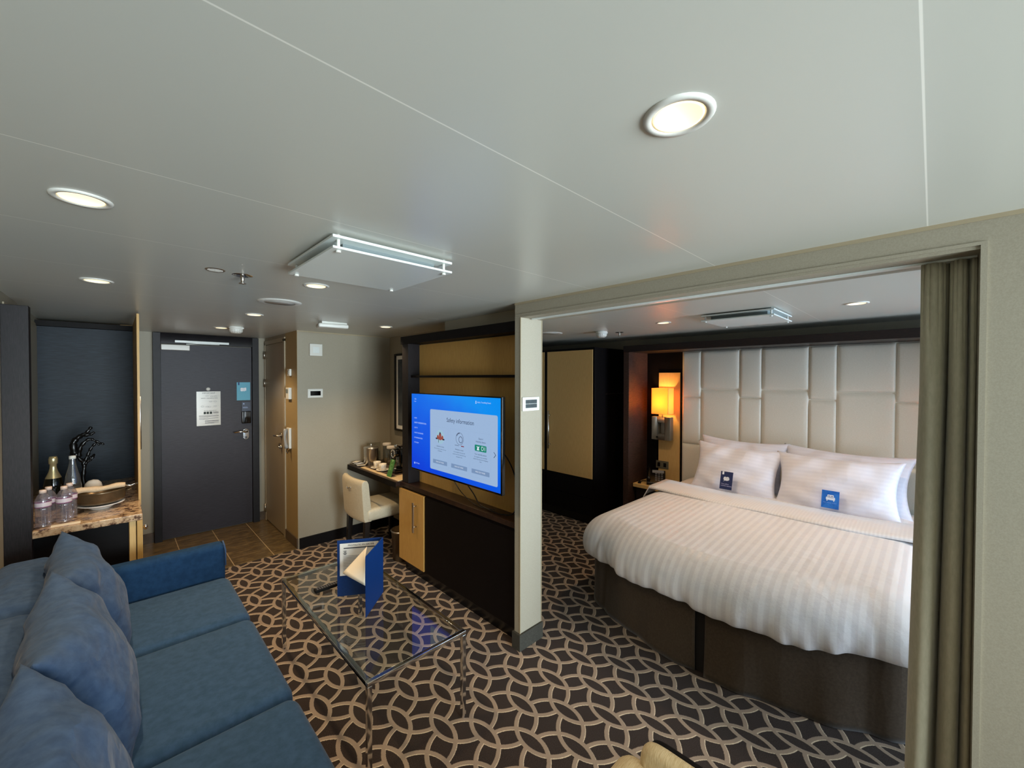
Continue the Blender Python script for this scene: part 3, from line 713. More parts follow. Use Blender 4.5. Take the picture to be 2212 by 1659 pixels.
def screen_blue():
    m = me_blue; N, L, b = nodes(m); (x, y, z), v = xyz(m)
    a = (y*-1 - 0)*.45 + z*1.15                   # object coords: y from .51 (left) to -.5, z 0..0.58
    nn = X(m, noise(m, coords(m), 3, 2)); a = a + nn*.3
    L.new(ramp(m, a.s, [(.0,'#0040dc'),(.35,'#0058e6'),(.62,'#0070ee'),(.85,'#0090f5')]), b.inputs['Emission Color'])
    b.inputs['Emission Strength'].default_value = 1.25
screen_blue()
scr = part(B(XS,XS+.003,1.766,2.768,.965,1.528), 'screen', me_blue, tv)
def TV(mb, name, m_, depth=0): 
    return part(mb.xf(M_west(XS-.0004-.0007*depth, 2.77, 0)), name, m_, scr)
# part() walks the parents, so coordinates stay in world space
TV(flat([rrect(.258,.981,.998,1.424,.012)]), 'content_panel', tvm('screen_panel', c='#a8c6ec', es=.85), 0)
ed = MB()
for a_, b_ in ((.277,.485),(.502,.701),(.720,.923)):
    for q_ in ([(a_,1.304),(b_,1.304),(b_,1.306),(a_,1.306)],[(a_,1.022),(b_,1.022),(b_,1.024),(a_,1.024)],[(a_,1.022),(a_+.002,1.022),(a_+.002,1.306),(a_,1.306)],[(b_-.002,1.022),(b_,1.022),(b_,1.306),(b_-.002,1.306)]): ed.prism(q_,0,.0005)
TV(ed, 'card_outline', tvm('screen_outline', c='#9fbbe0', es=.9), 1)
TV(flat([rrect(.296,.467,1.044,1.072,.002), rrect(.515,.688,1.044,1.072,.002), rrect(.735,.908,1.045,1.073,.002)]), 'button_bar', tvm('screen_grey', c='#7f9cc4', es=.9), 1)
TV(flat([rrect(.767,.879,1.190,1.229,.006)]), 'station_sign', tvm('screen_green', c='#0a8a72', es=.9), 1)
TV(flat([disc(.385,1.237,.048,.05)]), 'picture_disc', tvm('screen_pale', c='#a4cbe0', es=.9), 1)
TV(flat([disc(.385,1.247,.014,.02,12), disc(.358,1.232,.012,.016,12), disc(.412,1.232,.012,.016,12), disc(.385,1.227,.018,.014,12)]), 'lifejacket_picture', tvm('screen_red', c='#a8564c', es=.8), 2)
TV(flat([disc(.385,1.262,.007,.009,12), disc(.342,1.222,.011,.006,12), disc(.428,1.222,.011,.006,12), [(.365,1.195),(.369,1.195),(.369,1.222),(.365,1.222)]]), 'figure_picture', tvm('screen_dark', c='#2d3c55', es=.8), 3)
rg = MB(); arc(rg, .609,1.247,.040,0,2*PI,.0012,28); arc(rg, .620,1.242,.020,0,2*PI,.0022,24); arc(rg,.609,1.247,.036,PI*.5,PI*.85,.003,8)
rg.prism([(.556,1.199),(.60,1.199),(.60,1.202),(.556,1.202)],0,.0005)
TV(rg, 'speaker_picture', tvm('screen_slate', c='#5d6f8e', es=.8), 1)
TV(flat([[(.625,1.197),(.655,1.197),(.655,1.203),(.625,1.203)]]), 'red_mark', tvm('screen_maroon', c='#8c3c4c', es=.8), 1)
T = text_mesh([('Safety information',.61,1.36,.0405,'CENTER'),('Deck 4',.825,1.268,.015,'CENTER'),('Assembly Station',.825,1.249,.014,'CENTER'),
  ('Lifejackets & safety',.385,1.169,.012,'CENTER'),('Watch this video to learn how to use',.382,1.151,.0095,'CENTER'),('the lifejackets.',.382,1.137,.0095,'CENTER'),
  ('Emergency tones',.605,1.173,.013,'CENTER'),('In an emergency the signal will',.603,1.155,.010,'CENTER'),('sound seven short blasts then long',.603,1.140,.010,'CENTER'),('emergency tone',.603,1.125,.010,'CENTER'),
  ('Your assembly station',.823,1.170,.013,'CENTER'),('Go straight to your assembly',.823,1.153,.0105,'CENTER'),('station if you hear the emergency',.823,1.139,.0105,'CENTER'),('tone',.823,1.125,.0105,'CENTER')])
T.prism([(.945,1.203),(.950,1.203),(.967,1.187),(.962,1.187)],0,.0005).prism([(.962,1.187),(.967,1.187),(.950,1.169),(.945,1.169)],0,.0005)
TV(T, 'screen_text', tvm('screen_ink', c='#2b4468', es=.8), 1)
T = text_mesh([('12:06',.041,1.489,.013,'LEFT'),('6 June',.041,1.472,.011,'LEFT'),('HOME',.041,1.346,.013,'LEFT'),('SAFETY INFORMATION',.041,1.311,.0158,'LEFT'),('LIVE TV',.041,1.273,.014,'LEFT'),
   ('WHAT\'S ON BOARD',.041,1.235,.0135,'LEFT'),('MY INFORMATION',.041,1.198,.0135,'LEFT'),('MY ROOM',.041,1.162,.013,'LEFT'),('SETTINGS',.06,1.007,.012,'LEFT'),('Hello, Travelling Guest',.79,1.495,.014,'LEFT')])
T.prism(disc(.778,1.500,.004,.005,10),0,.0005).prism(disc(.778,1.490,.006,.004,10),0,.0005).prism(disc(.046,1.006,.006,.008,10),0,.0005)
TV(T, 'menu_text', tvm('screen_white', c='#bcd8ff', es=1.0), 1)
T = text_mesh([('D1',.852,1.209,.036,'CENTER'),('FIND OUT MORE',.381,1.058,.0125,'CENTER'),('FIND OUT MORE',.601,1.058,.0125,'CENTER'),('FIND OUT MORE',.821,1.059,.0125,'CENTER')])
T.prism(disc(.80,1.213,.006,.006,10),0,.0005).prism([(.788,1.196),(.812,1.196),(.806,1.21),(.794,1.21)],0,.0005).prism([(.786,1.218),(.790,1.222),(.794,1.216),(.79,1.213)],0,.0005).prism([(.810,1.222),(.814,1.218),(.808,1.212),(.805,1.215)],0,.0005)
TV(T, 'sign_text', tvm('screen_sign_white', c='#dfe9f7', es=1.0), 2)
# cables behind the television
cbz = thing('television_cable', 'black cables looping down from the television onto the console top', 'cable', (1.86,2.1,.75))
def sp(pts, n=6):
    P_ = []
    for i in range(len(pts)-1):
        for k in range(n):
            t = k/n; a = Vector(pts[max(i-1,0)]); b = Vector(pts[i]); c = Vector(pts[i+1]); d = Vector(pts[min(i+2,len(pts)-1)])
            P_.append(.5*((2*b)+(c-a)*t+(2*a-5*b+4*c-d)*t*t+(3*b-a-3*c+d)*t**3))
    P_.append(Vector(pts[-1])); return P_
part(MB().tube(sp([(1.70,2.30,1.03),(1.80,2.36,.92),(1.83,2.28,.82),(1.82,2.20,.765),(1.80,2.06,.758),(1.80,1.95,.757),(1.83,1.87,.775),(1.84,1.845,.88),(1.84,1.87,1.02),(1.80,1.92,1.15),(1.69,1.95,1.22)]), .0042, 8), 'power_cable', m_rubber, cbz)
part(MB().tube(sp([(1.70,2.45,1.03),(1.80,2.47,.88),(1.83,2.42,.80),(1.82,2.28,.757),(1.80,2.15,.757),(1.83,2.05,.757)]), .003, 6), 'signal_cable', m_rubber, cbz)

# ------------------------------------------------------------------ desk nook
dk = thing('desk', 'narrow black wood desk running from the media unit to the hall wall', 'desk', (1.95,3.7,0))
part(B(1.72,2.2,3.205,4.216,.712,.75), 'desk_top', m_ebonytop, dk, bevel=.002)
part(B(1.717,1.722,3.205,4.216,.700,.747), 'front_edge', m_ebonyb, dk)
part(B(2.175,2.2,3.205,4.216,.75,.80), 'back_rail', m_ebonyb, dk, bevel=.001)
part(B(1.96,2.2,3.205,3.225,0,.712), 'side_panel', m_ebonyb, dk)
tr = thing('serving_tray', 'pale wood tray with a dark mat carrying cups and the coffee machine', 'tray', (1.87,3.55,.75))
part(B(1.745,2.06,3.215,3.965,.75,.757), 'tray_board', mat('pale_wood','#dcc297',.45), tr, bevel=.001)
part(B(1.785,2.05,3.40,3.95,.757,.759), 'tray_mat', mat('brown_mat','#4d3f33',.6), tr)
ib = thing('ice_bucket', 'brushed steel ice bucket with a lid and knob on the desk', 'bucket', (1.90,4.06,.75))
part(MB().lathe([(0,0),(.070,0),(.073,.004),(.073,.165),(.075,.168),(.075,.175),(.0,.175)], (1.90,4.06,.75), 36, False), 'bucket_body', m_steel, ib)
part(MB().lathe([(.075,.176),(.073,.183),(.03,.190),(.012,.191),(.010,.198),(.013,.206),(.010,.212),(0,.213)], (1.90,4.06,.75), 36, False), 'lid', m_steel, ib)
tm = thing('picture_stand', 'thin clear acrylic stand behind the steel ice bucket', 'stand', (1.96,4.14,.75))
part(B(1.90,2.05,4.155,4.16,.75,.955), 'acrylic_sheet', m_jar, tm)
for (x, y, h), lb in (((2.04,3.99,.19), 'tall glass canister with a white lid, next to the steel ice bucket'), ((2.02,3.86,.175), 'glass canister with a white lid, nearest the coffee machine')):
    g = thing('glass_canister', lb, 'canister', (x,y,.75))
    part(MB().lathe([(0,0),(.037,0),(.039,.004),(.039,h),(.036,h),(.036,.008),(0,.008)], (x,y,.75), 24, False), 'jar', m_jar, g)
    part(MB().lathe([(0,h-.002),(.042,h-.002),(.043,h+.003),(.043,h+.02),(.04,h+.024),(0,h+.025)], (x,y,.75), 24, False), 'jar_lid', mat('pale_lid','#ddd5cc',.5), g)
    part(MB().lathe([(0,.009),(.034,.009),(.034,.05),(0,.055)], (x,y,.75), 16, False), 'contents', mat('tea_sachets','#8a765a',.8), g)
cup0 = thing('cup_and_saucer', 'white cup stacked on its saucer, left one of the pair on the tray', 'cup', (0,0,0), 'white cups on the tray')
part(MB().lathe([(0,0),(.025,0),(.03,.003),(.052,.008),(.062,.013),(.061,.015),(.04,.010),(0,.006)], (0,0,0), 28, False), 'saucer', mat('cream_china','#ece3d2',.25,spec=.6), cup0)
part(MB().lathe([(0,.008),(.022,.008),(.026,.012),(.033,.04),(.036,.068),(.034,.068),(.030,.04),(.022,.014),(0,.013)], (0,0,0), 28, False), 'cup', bpy.data.materials['cream_china'], cup0)
part(MB().tube([(-.034,0,.058),(-.052,0,.058),(-.058,0,.044),(-.052,0,.030),(-.032,0,.026)], .0045, 8), 'cup_handle', bpy.data.materials['cream_china'], cup0)
cup0.location = (1.835,3.79,.759); cup0.rotation_euler = (0,0,.9)
c2 = dup(cup0, (1.825,3.655,.759), 'white cup on a saucer half hidden by the green card', 'white cups on the tray')
cm = thing('coffee_machine', 'glossy black pod coffee machine with a chrome ring beside the media unit', 'coffee machine', (1.93,3.50,.759))
part(B(1.84,2.06,3.44,3.57,.759,.80), 'drip_base', m_gloss, cm, bevel=.012)
part(rbox(1.90,2.06,3.445,3.565,.79,1.00,.03,4,.006), 'machine_body', m_gloss, cm)
part(MB().tube([(1.92,3.505,.945),(1.855,3.505,.94)], [.042,.036], 24), 'brew_head', m_gloss, cm)
part(MB().lathe([(.036,0),(.040,.004),(.040,.012),(.033,.016),(.028,.010),(.028,.002)], seg=28, close=False).xf(Matrix.Translation((1.862,3.505,.94)) @ Matrix.Rotation(-PI/2,4,'Y')), 'chrome_ring', m_chrome, cm)
part(MB().tube([(1.95,3.505,1.0),(1.90,3.505,1.012),(1.87,3.505,1.005)], .012, 10), 'lever', m_chrome, cm)
part(MB().lathe([(0,0),(.012,.004),(.012,.012),(0,.018)], (1.85,3.455,.80), 14, False), 'tap_knob', m_chrome, cm)
gc = thing('green_card', 'green card standing upright on the edge of the desk tray', 'card', (1.765,3.40,.75))
tilt = Matrix.Translation((1.757,3.44,.757)) @ Matrix.Rotation(.30,4,'Y') 
gb = Matrix(((0,0,-1,0),(-1,0,0,0),(0,1,0,0),(0,0,0,1)))
part(flat([[(0,0),(.078,0),(.078,.155),(0,.155)]], .002).xf(tilt @ gb), 'card', noisy('green_card_print','#2f6b3a','#5f8f3a',9,rough=.4,bmp=0), gc)
rg = MB(); arc(rg,.039,.095,.016,.5,5.6,.0015,18); rg.prism([(.015,.062),(.06,.062),(.06,.066),(.015,.066)],0,.0005).prism([(.02,.072),(.05,.072),(.05,.075),(.02,.075)],0,.0005).prism([(.02,.152),(.06,.152),(.04,.132)],0,.0005)
part(rg.xf(tilt @ gb @ Matrix.Translation((0,0,.0022))), 'card_print', mat('light_green_print','#8fbf7a',.5), gc)
mg = thing('menu_stack', 'dark glass dish of tea sachets and leaflets at the wall end of the desk', 'dish', (1.80,4.13,.75))
part(B(1.735,1.84,4.03,4.20,.75,.756), 'glass_dish', mat('smoked_glass','#3a3530',.12,spec=.6), mg, bevel=.002)
for k in range(5):
    o = part(B(-.04,.04,-.025,.025,0,.003).xf(Matrix.Translation((1.79,4.05+.03*k,.757+.004*k)) @ Matrix.Rotation(.3*k-.5,4,'Z')), 'sachet', [m_paperw, m_gunmetal, m_paper, m_ink, m_paperw][k], mg)
# desk chair
ch = thing('desk_chair', 'low-backed cream leather chair with dark tapered legs pushed under the desk', 'chair', (1.76,3.72,0))
part(rbox(1.585,2.06,3.475,3.90,.36,.475,.035,4,.012), 'seat', m_leather, ch)
G = []; bk = MB(); W0, W1 = 3.485, 3.925
prof = []
for i in range(13):
    t = i/12; y = W0+(W1-W0)*t; bow = .028*(1-(2*t-1)**2)
    row = []
    zt_ = .735 - .0*t - .012*math.cos(PI*(2*t-1))*0
    for (dx, z) in ((.0,.36),(-.012,.40),(-.022,.55),(-.030,.68),(-.026,.715),(-.008,.735),(.020,.73),(.035,.70),(.045,.60),(.055,.50),(.06,.44),(.06,.36),(.0,.36)):
        row.append((1.575+dx-bow, y, z))
    G.append(row)
bk.grid(G); bk.add(G[0], [tuple(range(len(G[0])))]); bk.add(G[-1], [tuple(range(len(G[0])))])
part(bk, 'backrest', m_leather, ch, bevel=.006)
part(MB().tube(sp([(1.535,3.735,.655),(1.512,3.73,.652),(1.505,3.70,.645),(1.512,3.67,.652),(1.533,3.665,.655)],4), .005, 8), 'pull_handle', m_chrome, ch)
for x, y, dx, dy in ((1.60,3.51,-.02,0),(1.60,3.87,-.02,.0),(2.02,3.51,.0,0),(2.02,3.87,.0,0)):
    mb = MB(); a = .024; b2 = .016
    v = [(x-a,y-a,.37),(x+a,y-a,.37),(x+a,y+a,.37),(x-a,y+a,.37),(x+dx-b2,y-b2,0),(x+dx+b2,y-b2,0),(x+dx+b2,y+b2,0),(x+dx-b2,y+b2,0)]
    mb.add(v, [(0,1,2,3),(7,6,5,4),(0,4,5,1),(1,5,6,2),(2,6,7,3),(3,7,4,0)])
    part(mb, 'leg', mat('dark_stained_legs','#17120f',.35) if 'dark_stained_legs' not in bpy.data.materials else bpy.data.materials['dark_stained_legs'], ch, bevel=.002)
wb = thing('waste_bin', 'slim brown metal waste bin standing just past the media unit', 'bin', (1.86,3.38,0))
part(MB().lathe([(0,0),(.085,0),(.10,.26),(.104,.262),(.104,.268),(.097,.265),(.083,.01),(0,.01)], (1.87,3.36,0), 32, False), 'bin_body', noisy('bronze_bin','#5d4a33','#6b563d',30,rough=.35,bmp=0,spec=.5), wb)
part(MB().lathe([(.1035,.256),(.106,.26),(.106,.268),(.102,.27)], (1.87,3.36,0), 32, False), 'bin_rim', m_steel, wb)
pf = thing('framed_picture', 'black framed picture with a white mount on the desk nook wall', 'picture', (2.19,3.75,1.08))
part(B(2.172,2.2,3.40,3.42,1.08,1.905).box(2.172,2.2,4.055,4.08,1.08,1.905).box(2.172,2.2,3.42,4.055,1.08,1.10).box(2.172,2.2,3.42,4.055,1.885,1.905), 'frame', m_black, pf, bevel=.001)
part(B(2.186,2.2,3.42,4.055,1.10,1.885), 'mount', m_paper, pf)
part(B(2.183,2.187,3.46,4.015,1.14,1.845), 'print', noisy('grey_print_picture','#2c3440','#5a6066',4,rough=.5,bmp=0), pf)

# ------------------------------------------------------------------ armchair at the bottom edge
ac = thing('armchair', 'tan ribbed armchair seen from above at the bottom edge of the photo', 'armchair', (.75,.27,0))
def tub(x0,x1,y0,y1,z0,z1,r): return rbox(x0,x1,y0,y1,z0,z1,r,5,.0)
part(tub(.45,.885,.125,.415,.28,.44,.05), 'seat', m_tanfab, ac)
mb = MB(); pts = []
for k in range(25):                           # back panel with rounded top corners
    a = PI*k/24; pts.append((.27+.215*math.copysign(abs(math.cos(a))**.16, math.cos(a)), .52+.256*abs(math.sin(a))**.16))
pts = [(.27+.215,.20)] + pts + [(.27-.215,.20)]
mb.extr([(.892,y,z) for y,z in pts], (.04,0,0), True)
part(mb, 'backrest', m_tanfab, ac, bevel=.018, seg=4)
mb = MB(); mb.extr([(.936,.27+(y-.27)*.985,z*.985) for y,z in pts], (.013,0,0), True)
part(mb, 'back_shell', m_ebonyb, ac, bevel=.003)
part(tub(.42,.93,.42,.54,.10,.722,.045), 'armrest', m_tanfab, ac)
part(tub(.42,.93,.0,.12,.10,.722,.045), 'armrest', m_tanfab, ac)
for x, y in ((.47,.05),(.47,.49),(.85,.05),(.85,.49)): part(MB().lathe([(.014,0),(.022,.12)], (x,y,0), 12), 'leg', m_ebonyb, ac)

# ------------------------------------------------------------------ bedroom: bed
bed = thing('bed', 'double bed with a white striped duvet and dark brown skirt behind the opening', 'bed', (3.3,.9,0))
YC = .91; HW = .90
def footx(y): return 2.292 + .205*abs((y-YC+.1)/.93)**2.4
def outline(off=0.0, n=60):
    """U outline from the head on the north side round the foot to the head on the south side"""
    P_ = []; yN, yS = YC+HW, YC-HW-.03
    r = .20; xfN = 2.47; xfS = 2.47
    for k in range(14): P_.append((4.28-(4.28-(xfN+r))*k/13, yN))
    for k in range(1,8):
        a = PI/2*k/8; P_.append((xfN+r-r*math.sin(a), yN-r+r*math.cos(a)))
    y0, y1 = yN-r, yS+r; m_ = 80
    for k in range(m_+1):
        y = y0+(y1-y0)*k/m_; t = (y-(y0+y1)/2)/((y0-y1)/2)
        P_.append((2.295+.175*abs(t)**2.3, y))
    for k in range(1,8):
        a = PI/2*k/8; P_.append((xfS+r-r*math.cos(a), yS+r-r*math.sin(a)))
    for k in range(14): P_.append((xfS+r+(4.28-(xfS+r))*k/13, yS))
    # normals
    out = []
    for i, p in enumerate(P_):
        a = Vector(P_[max(i-1,0)]); b = Vector(P_[min(i+1,len(P_)-1)]); t = (b-a).normalized(); nrm = Vector((t.y, -t.x))
        if nrm.dot(Vector(p)-Vector((3.5,YC))) < 0: nrm = -nrm
        out.append((p[0]+nrm.x*off, p[1]+nrm.y*off, nrm))
    return out
part(B(2.62,4.28,.08,1.74,.18,.42), 'bed_base', m_ebonyb, bed)
part(rbox(2.62,4.28,.08,1.74,.42,.58,.09,4,0), 'mattress', m_cloth, bed)
# skirt in two panels split in the middle
OL = outline(-.015)
gapy = .885
def skirt(sel, seedp):
    G = []
    for i, (x, y, nrm) in enumerate(OL):
        if not sel(x, y): continue
        row = []
        for j in range(13):
            t = j/12; z = .385*(1-t) + .004
            wv = .004*math.sin(i*.6+seedp)*t + .012*math.sin(i*.24+t*2+seedp)*t - .012*(1-t)
            row.append((x+nrm.x*wv, y+nrm.y*wv, z))
        G.append(row)
    return MB().grid(G)
for nm, sel, sd in (('a', lambda x,y: y > gapy+.018, 0), ('b', lambda x,y: y < gapy-.014, 2)):
    o = part(skirt(sel, sd), 'bed_skirt', m_skirt, bed); m_ = o.modifiers.new('sol','SOLIDIFY'); m_.thickness = .003
part(B(2.335,2.345,gapy-.06,gapy+.06,.004,.38), 'skirt_gap_shade', mat('dark_gap_shade','#15100d',.9), bed)  # near-black sheet paints the shade inside the skirt split
# duvet
DV = outline(.035); G = []
rnd = random.Random(3)
prof = [(-.02,.385),(.006,.376),(.020,.392),(.030,.43),(.026,.475),(.006,.52),(-.028,.562),(-.072,.596),(-.12,.621),(-.175,.638)]
nP = len(DV)
for i, (x, y, nrm) in enumerate(DV):
    row = []
    s_ = i/(nP-1)
    fold = .014*math.sin(i*.5)*math.sin(i*.13+1) + .007*math.sin(i*1.15+.5)
    dip = .009*math.sin(i*.26+.7) + .014*math.sin(i*.11+2)
    nearhead = max(0, (x-3.0))/1.28
    for j, (o_, z) in enumerate(prof):
        hang = max(0, 1-j/6)
        oo = o_ + fold*hang*1.1; zz = z + dip*hang
        # deep crease folds where the duvet bunches
        for cyy, amp, wd in ((1.50,.026,.03),(1.44,.022,.02),(.93,.034,.028),(.99,.018,.02),(.34,.030,.035),(.44,.024,.022),(.25,.02,.02)):
            if x < 2.75: oo += amp*hang*math.exp(-((y-cyy-.12*(j/9))/wd)**2)*(-1 if j%1==0 else 1)*.8
        if x > 3.35: zz = z + dip*hang*.3 
        row.append((x+nrm.x*oo, y+nrm.y*oo, zz))
    G.append(row)
mb = MB().grid(G)
rim = [Vector(r_[-1]) for r_ in G]; half = nP//2; T2 = []
for i in range(half+1):
    a_, b_ = rim[i], rim[nP-1-i]; row = []
    for k in range(29):
        t = k/28; p = a_.lerp(b_, t); w_ = math.sin(PI*t)
        span = (a_-b_).length/1.3; foot = min(1, max(0,(p.x-2.5)/.5))
        z = p.z + .020*min(1,w_*1.3)*min(1,span)*foot + .004*math.sin(p.x*6+p.y*5)*w_*foot
        row.append((p.x, p.y, z))
    T2.append(row)
mb.grid(T2)
o = part(mb, 'duvet', m_duvet, bed, sub=1); m_ = o.modifiers.new('sol','SOLIDIFY'); m_.thickness = .012; m_.offset = -1
# turned-down band of sheet across the head end
G = []
for i in range(33):
    t = i/32; y = YC+HW+.045 - (2*HW+.12)*t; e = abs(2*t-1)
    drop = -.012*e**3 - .10*max(0,(e-.955)/.045)**1.5
    xf = 3.40 + .10*abs(2*t-1)**2 + .012*math.sin(t*15)
    row = []
    for dx, z in ((0,.650),(-.006,.660),(.004,.671),(.05,.676),(.18,.678),(.34,.676),(.36,.65)):
        row.append((xf+dx, y, z+drop+.002*math.sin(i*.9+dx*20)))
    G.append(row)
part(MB().grid(G), 'turned_sheet', make_duvet('sheet_satin','#e8e4e4','#e1dcdc',1,.02), bed)

# pillows
g_ = 'white striped pillows against the headboard'
PW = [((4.14,1.235,.850), .30, 'white pillow at the back left, only its upper edge showing behind the navy card pillow', .75,.49,.15, .0, .02),
      ((4.14,.485,.838), .30, 'white pillow at the back right, its edges showing behind the blue card pillow', .84,.49,.15, .0, .02),
      ((3.965,1.225,.815), .42, 'front left white pillow carrying the navy card', .73,.49,.19, -.02, .03),
      ((3.945,.515,.815), .42, 'front right white pillow carrying the bright blue card', .80,.49,.20, -.02, -.02)]
for k, (loc, lean, lb, W, H, T_, yaw, roll) in enumerate(PW):
    o = place(cushion(W,H,T_,seed=k+11,wr=.006,pinch=.13,pw=2.2), 'pillow', m_pillow, loc, lean, yaw, roll)
    tag(o, lb, 'pillow', g_)
# cards on the bed
def leancard(name, label, w, h, m_, x, y, z, ang):
    t = thing(name, label, 'card', (x, y, z))
    Mx = Matrix.Translation((x, y, z)) @ Matrix.Rotation(ang,4,'Y') @ Matrix(((0,0,-1,0),(-1,0,0,0),(0,1,0,0),(0,0,0,1)))
    part(flat([[(0,0),(w,0),(w,h),(0,h)]], .0012).xf(Mx), 'card', m_, t)
    return t, Mx @ Matrix.Translation((0,0,.0014))
t, Mx = leancard('pillow_menu_card', 'navy card with a white cloud picture leaning on the left pillow', .098,.152, mat('navy_print','#222c56',.45), 3.765,1.283,.690,.30)
part(flat([disc(.049,.088,.024,.014,20),disc(.038,.096,.012,.011,14),disc(.058,.097,.013,.011,14),[(.026,.064),(.032,.07),(.04,.078),(.034,.08)],[(.012,.125),(.026,.125),(.026,.15),(.012,.15)]]).xf(Mx), 'cloud_picture', m_inkw, t)
part(text_mesh([('Your pillow',.010,.045,.013,'LEFT'),('comfort options',.010,.030,.013,'LEFT')]).xf(Mx), 'card_text', mat('lilac_print','#c7c3ea',.6), t)
t, Mx = leancard('bed_menu_card', 'bright blue card with a white bed picture leaning on the right pillow', .104,.128, noisy('bright_blue_print','#0f55b8','#2f7ad8',14,rough=.45,bmp=0), 3.762,.568,.692,.30)
part(flat([rrect(.034,.072,.075,.098,.005), rrect(.026,.080,.060,.082,.006), [(.030,.052),(.036,.052),(.036,.062),(.030,.062)], [(.070,.052),(.076,.052),(.076,.062),(.070,.062)]]).xf(Mx), 'bed_picture', mat('pale_blue_white','#dbe8ff',.6), t)
part(flat([rrect(.038,.051,.086,.091,.002), rrect(.055,.068,.086,.091,.002)]).xf(Mx @ Matrix.Translation((0,0,.0008))), 'pillow_picture', mat('mauve_print','#6a6a9a',.6), t)
part(text_mesh([('Your ultimate comfort',.012,.040,.0085,'LEFT')]).xf(Mx), 'card_text', mat('sky_print','#8fb6ff',.6), t)

# ------------------------------------------------------------------ headboard wall
XH = 4.325
hb = thing('headboard', 'wide cream padded headboard of seven staggered panel columns', 'headboard', (4.36,.93,0))
part(B(4.350,4.388,-.002,1.861,.30,1.93), 'backing', m_headb, hb)
cols = [(1.858,1.666,(.958,1.45)),(1.666,1.300,(1.539,)),(1.300,1.114,(.968,1.461)),(1.114,.749,(1.541,)),(.749,.558,(1.464,)),(.558,.194,(1.535,)),(.194,.003,(.967,1.461))]
for ya, yb, zs in cols:
    zz = [.32] + list(zs) + [1.928]
    for a_, b_ in zip(zz[:-1], zz[1:]):
        # softly domed pad
        G = []; nu, nv = 15, 17
        for i in range(nu):
            row = []; u = -math.cos(PI*i/(nu-1))
            for j in range(nv):
                v = -math.cos(PI*j/(nv-1))
                e = (max(0,1-u**16)*max(0,1-v**16))**.5
                row.append((4.352-.022*e-.005*(1-u*u)*(1-v*v), (ya+yb)/2+u*((ya-yb)/2-.0012), (a_+b_)/2+v*((b_-a_)/2-.0012)))
            G.append(row)
        part(MB().grid(G), 'pad', m_headb, hb)
hs_ = thing('headboard_surround', 'dark grained wood canopy and side panel framing the cream headboard', 'panelling', (4.2,.9,0))
part(B(3.975,4.42,-.62,2.352,1.932,2.0), 'canopy', m_ebony, hs_, bevel=.002)
part(B(3.98,4.42,2.285,2.35,0,1.932), 'side_panel', m_ebonylit, hs_, bevel=.002)
part(B(4.39,4.42,1.862,2.285,0,1.932), 'wall_panel', m_ebonyb, hs_)
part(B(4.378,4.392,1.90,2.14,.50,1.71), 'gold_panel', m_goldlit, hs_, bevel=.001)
part(B(3.98,4.42,-.62,-.55,0,1.932), 'side_panel', m_ebony, hs_)
part(B(4.39,4.42,-.55,-.003,0,1.932), 'wall_panel', m_ebonyb, hs_)
part(B(4.378,4.392,-.39,-.10,.50,1.71), 'gold_panel', m_goldlit, hs_)
# bedside tables
def nightstand(y0, y1, label):
    t = thing('bedside_table', label, 'bedside table', (4.2,(y0+y1)/2,0))
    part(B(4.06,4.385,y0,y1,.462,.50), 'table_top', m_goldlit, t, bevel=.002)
    part(B(4.09,4.385,y0+.02,y1-.02,.16,.462), 'drawer_box', m_ebonyb, t, bevel=.002)
    part(B(4.083,4.09,y0+.03,y1-.03,.30,.45), 'drawer_front', m_ebony, t)
    part(B(4.07,4.083,(y0+y1)/2-.05,(y0+y1)/2+.05,.385,.395), 'drawer_handle', m_steel, t)
    return t
nightstand(1.90,2.275,'gold topped bedside table with the black telephone beside the bed')
nightstand(-.54,-.12,'gold topped bedside table hidden beyond the curtain side of the bed')
# wall lamps
def sconce(yc, label):
    t = thing('wall_lamp', label, 'wall lamp', (4.3,yc,1.1))
    sh = MB(); hw, x0_, x1_ = .095, 4.235, 4.372
    sh.box(x0_,x0_+.003,yc-hw,yc+hw,1.258,1.54).box(x1_-.003,x1_,yc-hw,yc+hw,1.258,1.54).box(x0_+.003,x1_-.003,yc-hw,yc-hw+.003,1.258,1.54).box(x0_+.003,x1_-.003,yc+hw-.003,yc+hw,1.258,1.54)
    part(sh, 'lamp_shade', m_shade, t)
    part(MB().lathe([(0,0),(.022,.01),(.030,.035),(.024,.062),(.012,.075),(0,.078)], (4.30,yc+.01,1.30), 20, False), 'bulb', m_bulb, t)
    part(MB().tube([(4.30,yc,1.225),(4.30,yc,1.30)], .006, 8), 'lamp_stem', m_satin, t)
    part(B(4.262,4.34,yc-.105,yc-.0435,.975,1.225).box(4.262,4.34,yc+.042,yc+.105,.975,1.225).box(4.262,4.34,yc-.0435,yc+.042,.975,1.035).box(4.262,4.34,yc-.0435,yc+.042,1.165,1.225), 'lamp_body', mat('satin_grey_metal','#8a8478',.45,.6) if 'satin_grey_metal' not in bpy.data.materials else bpy.data.materials['satin_grey_metal'], t, bevel=.002)
    part(B(4.34,4.378,yc-.06,yc+.06,1.0,1.2), 'wall_plate', m_satin, t)
    part(B(4.256,4.262,yc+.03,yc+.05,.995,1.012), 'lamp_switch', m_black, t)
    l = bpy.data.lights.new('wall_lamp_light', 'POINT'); l.energy = 13; l.color = (1.0,.52,.16); l.shadow_soft_size = .03
    lo = bpy.data.objects.new('wall_lamp_light', l); COL.objects.link(lo); lo.parent = t; lo.location = (0,0,.30)
m_shade = bpy.data.materials.new('lamp_shade_parchment'); m_shade.use_nodes = True
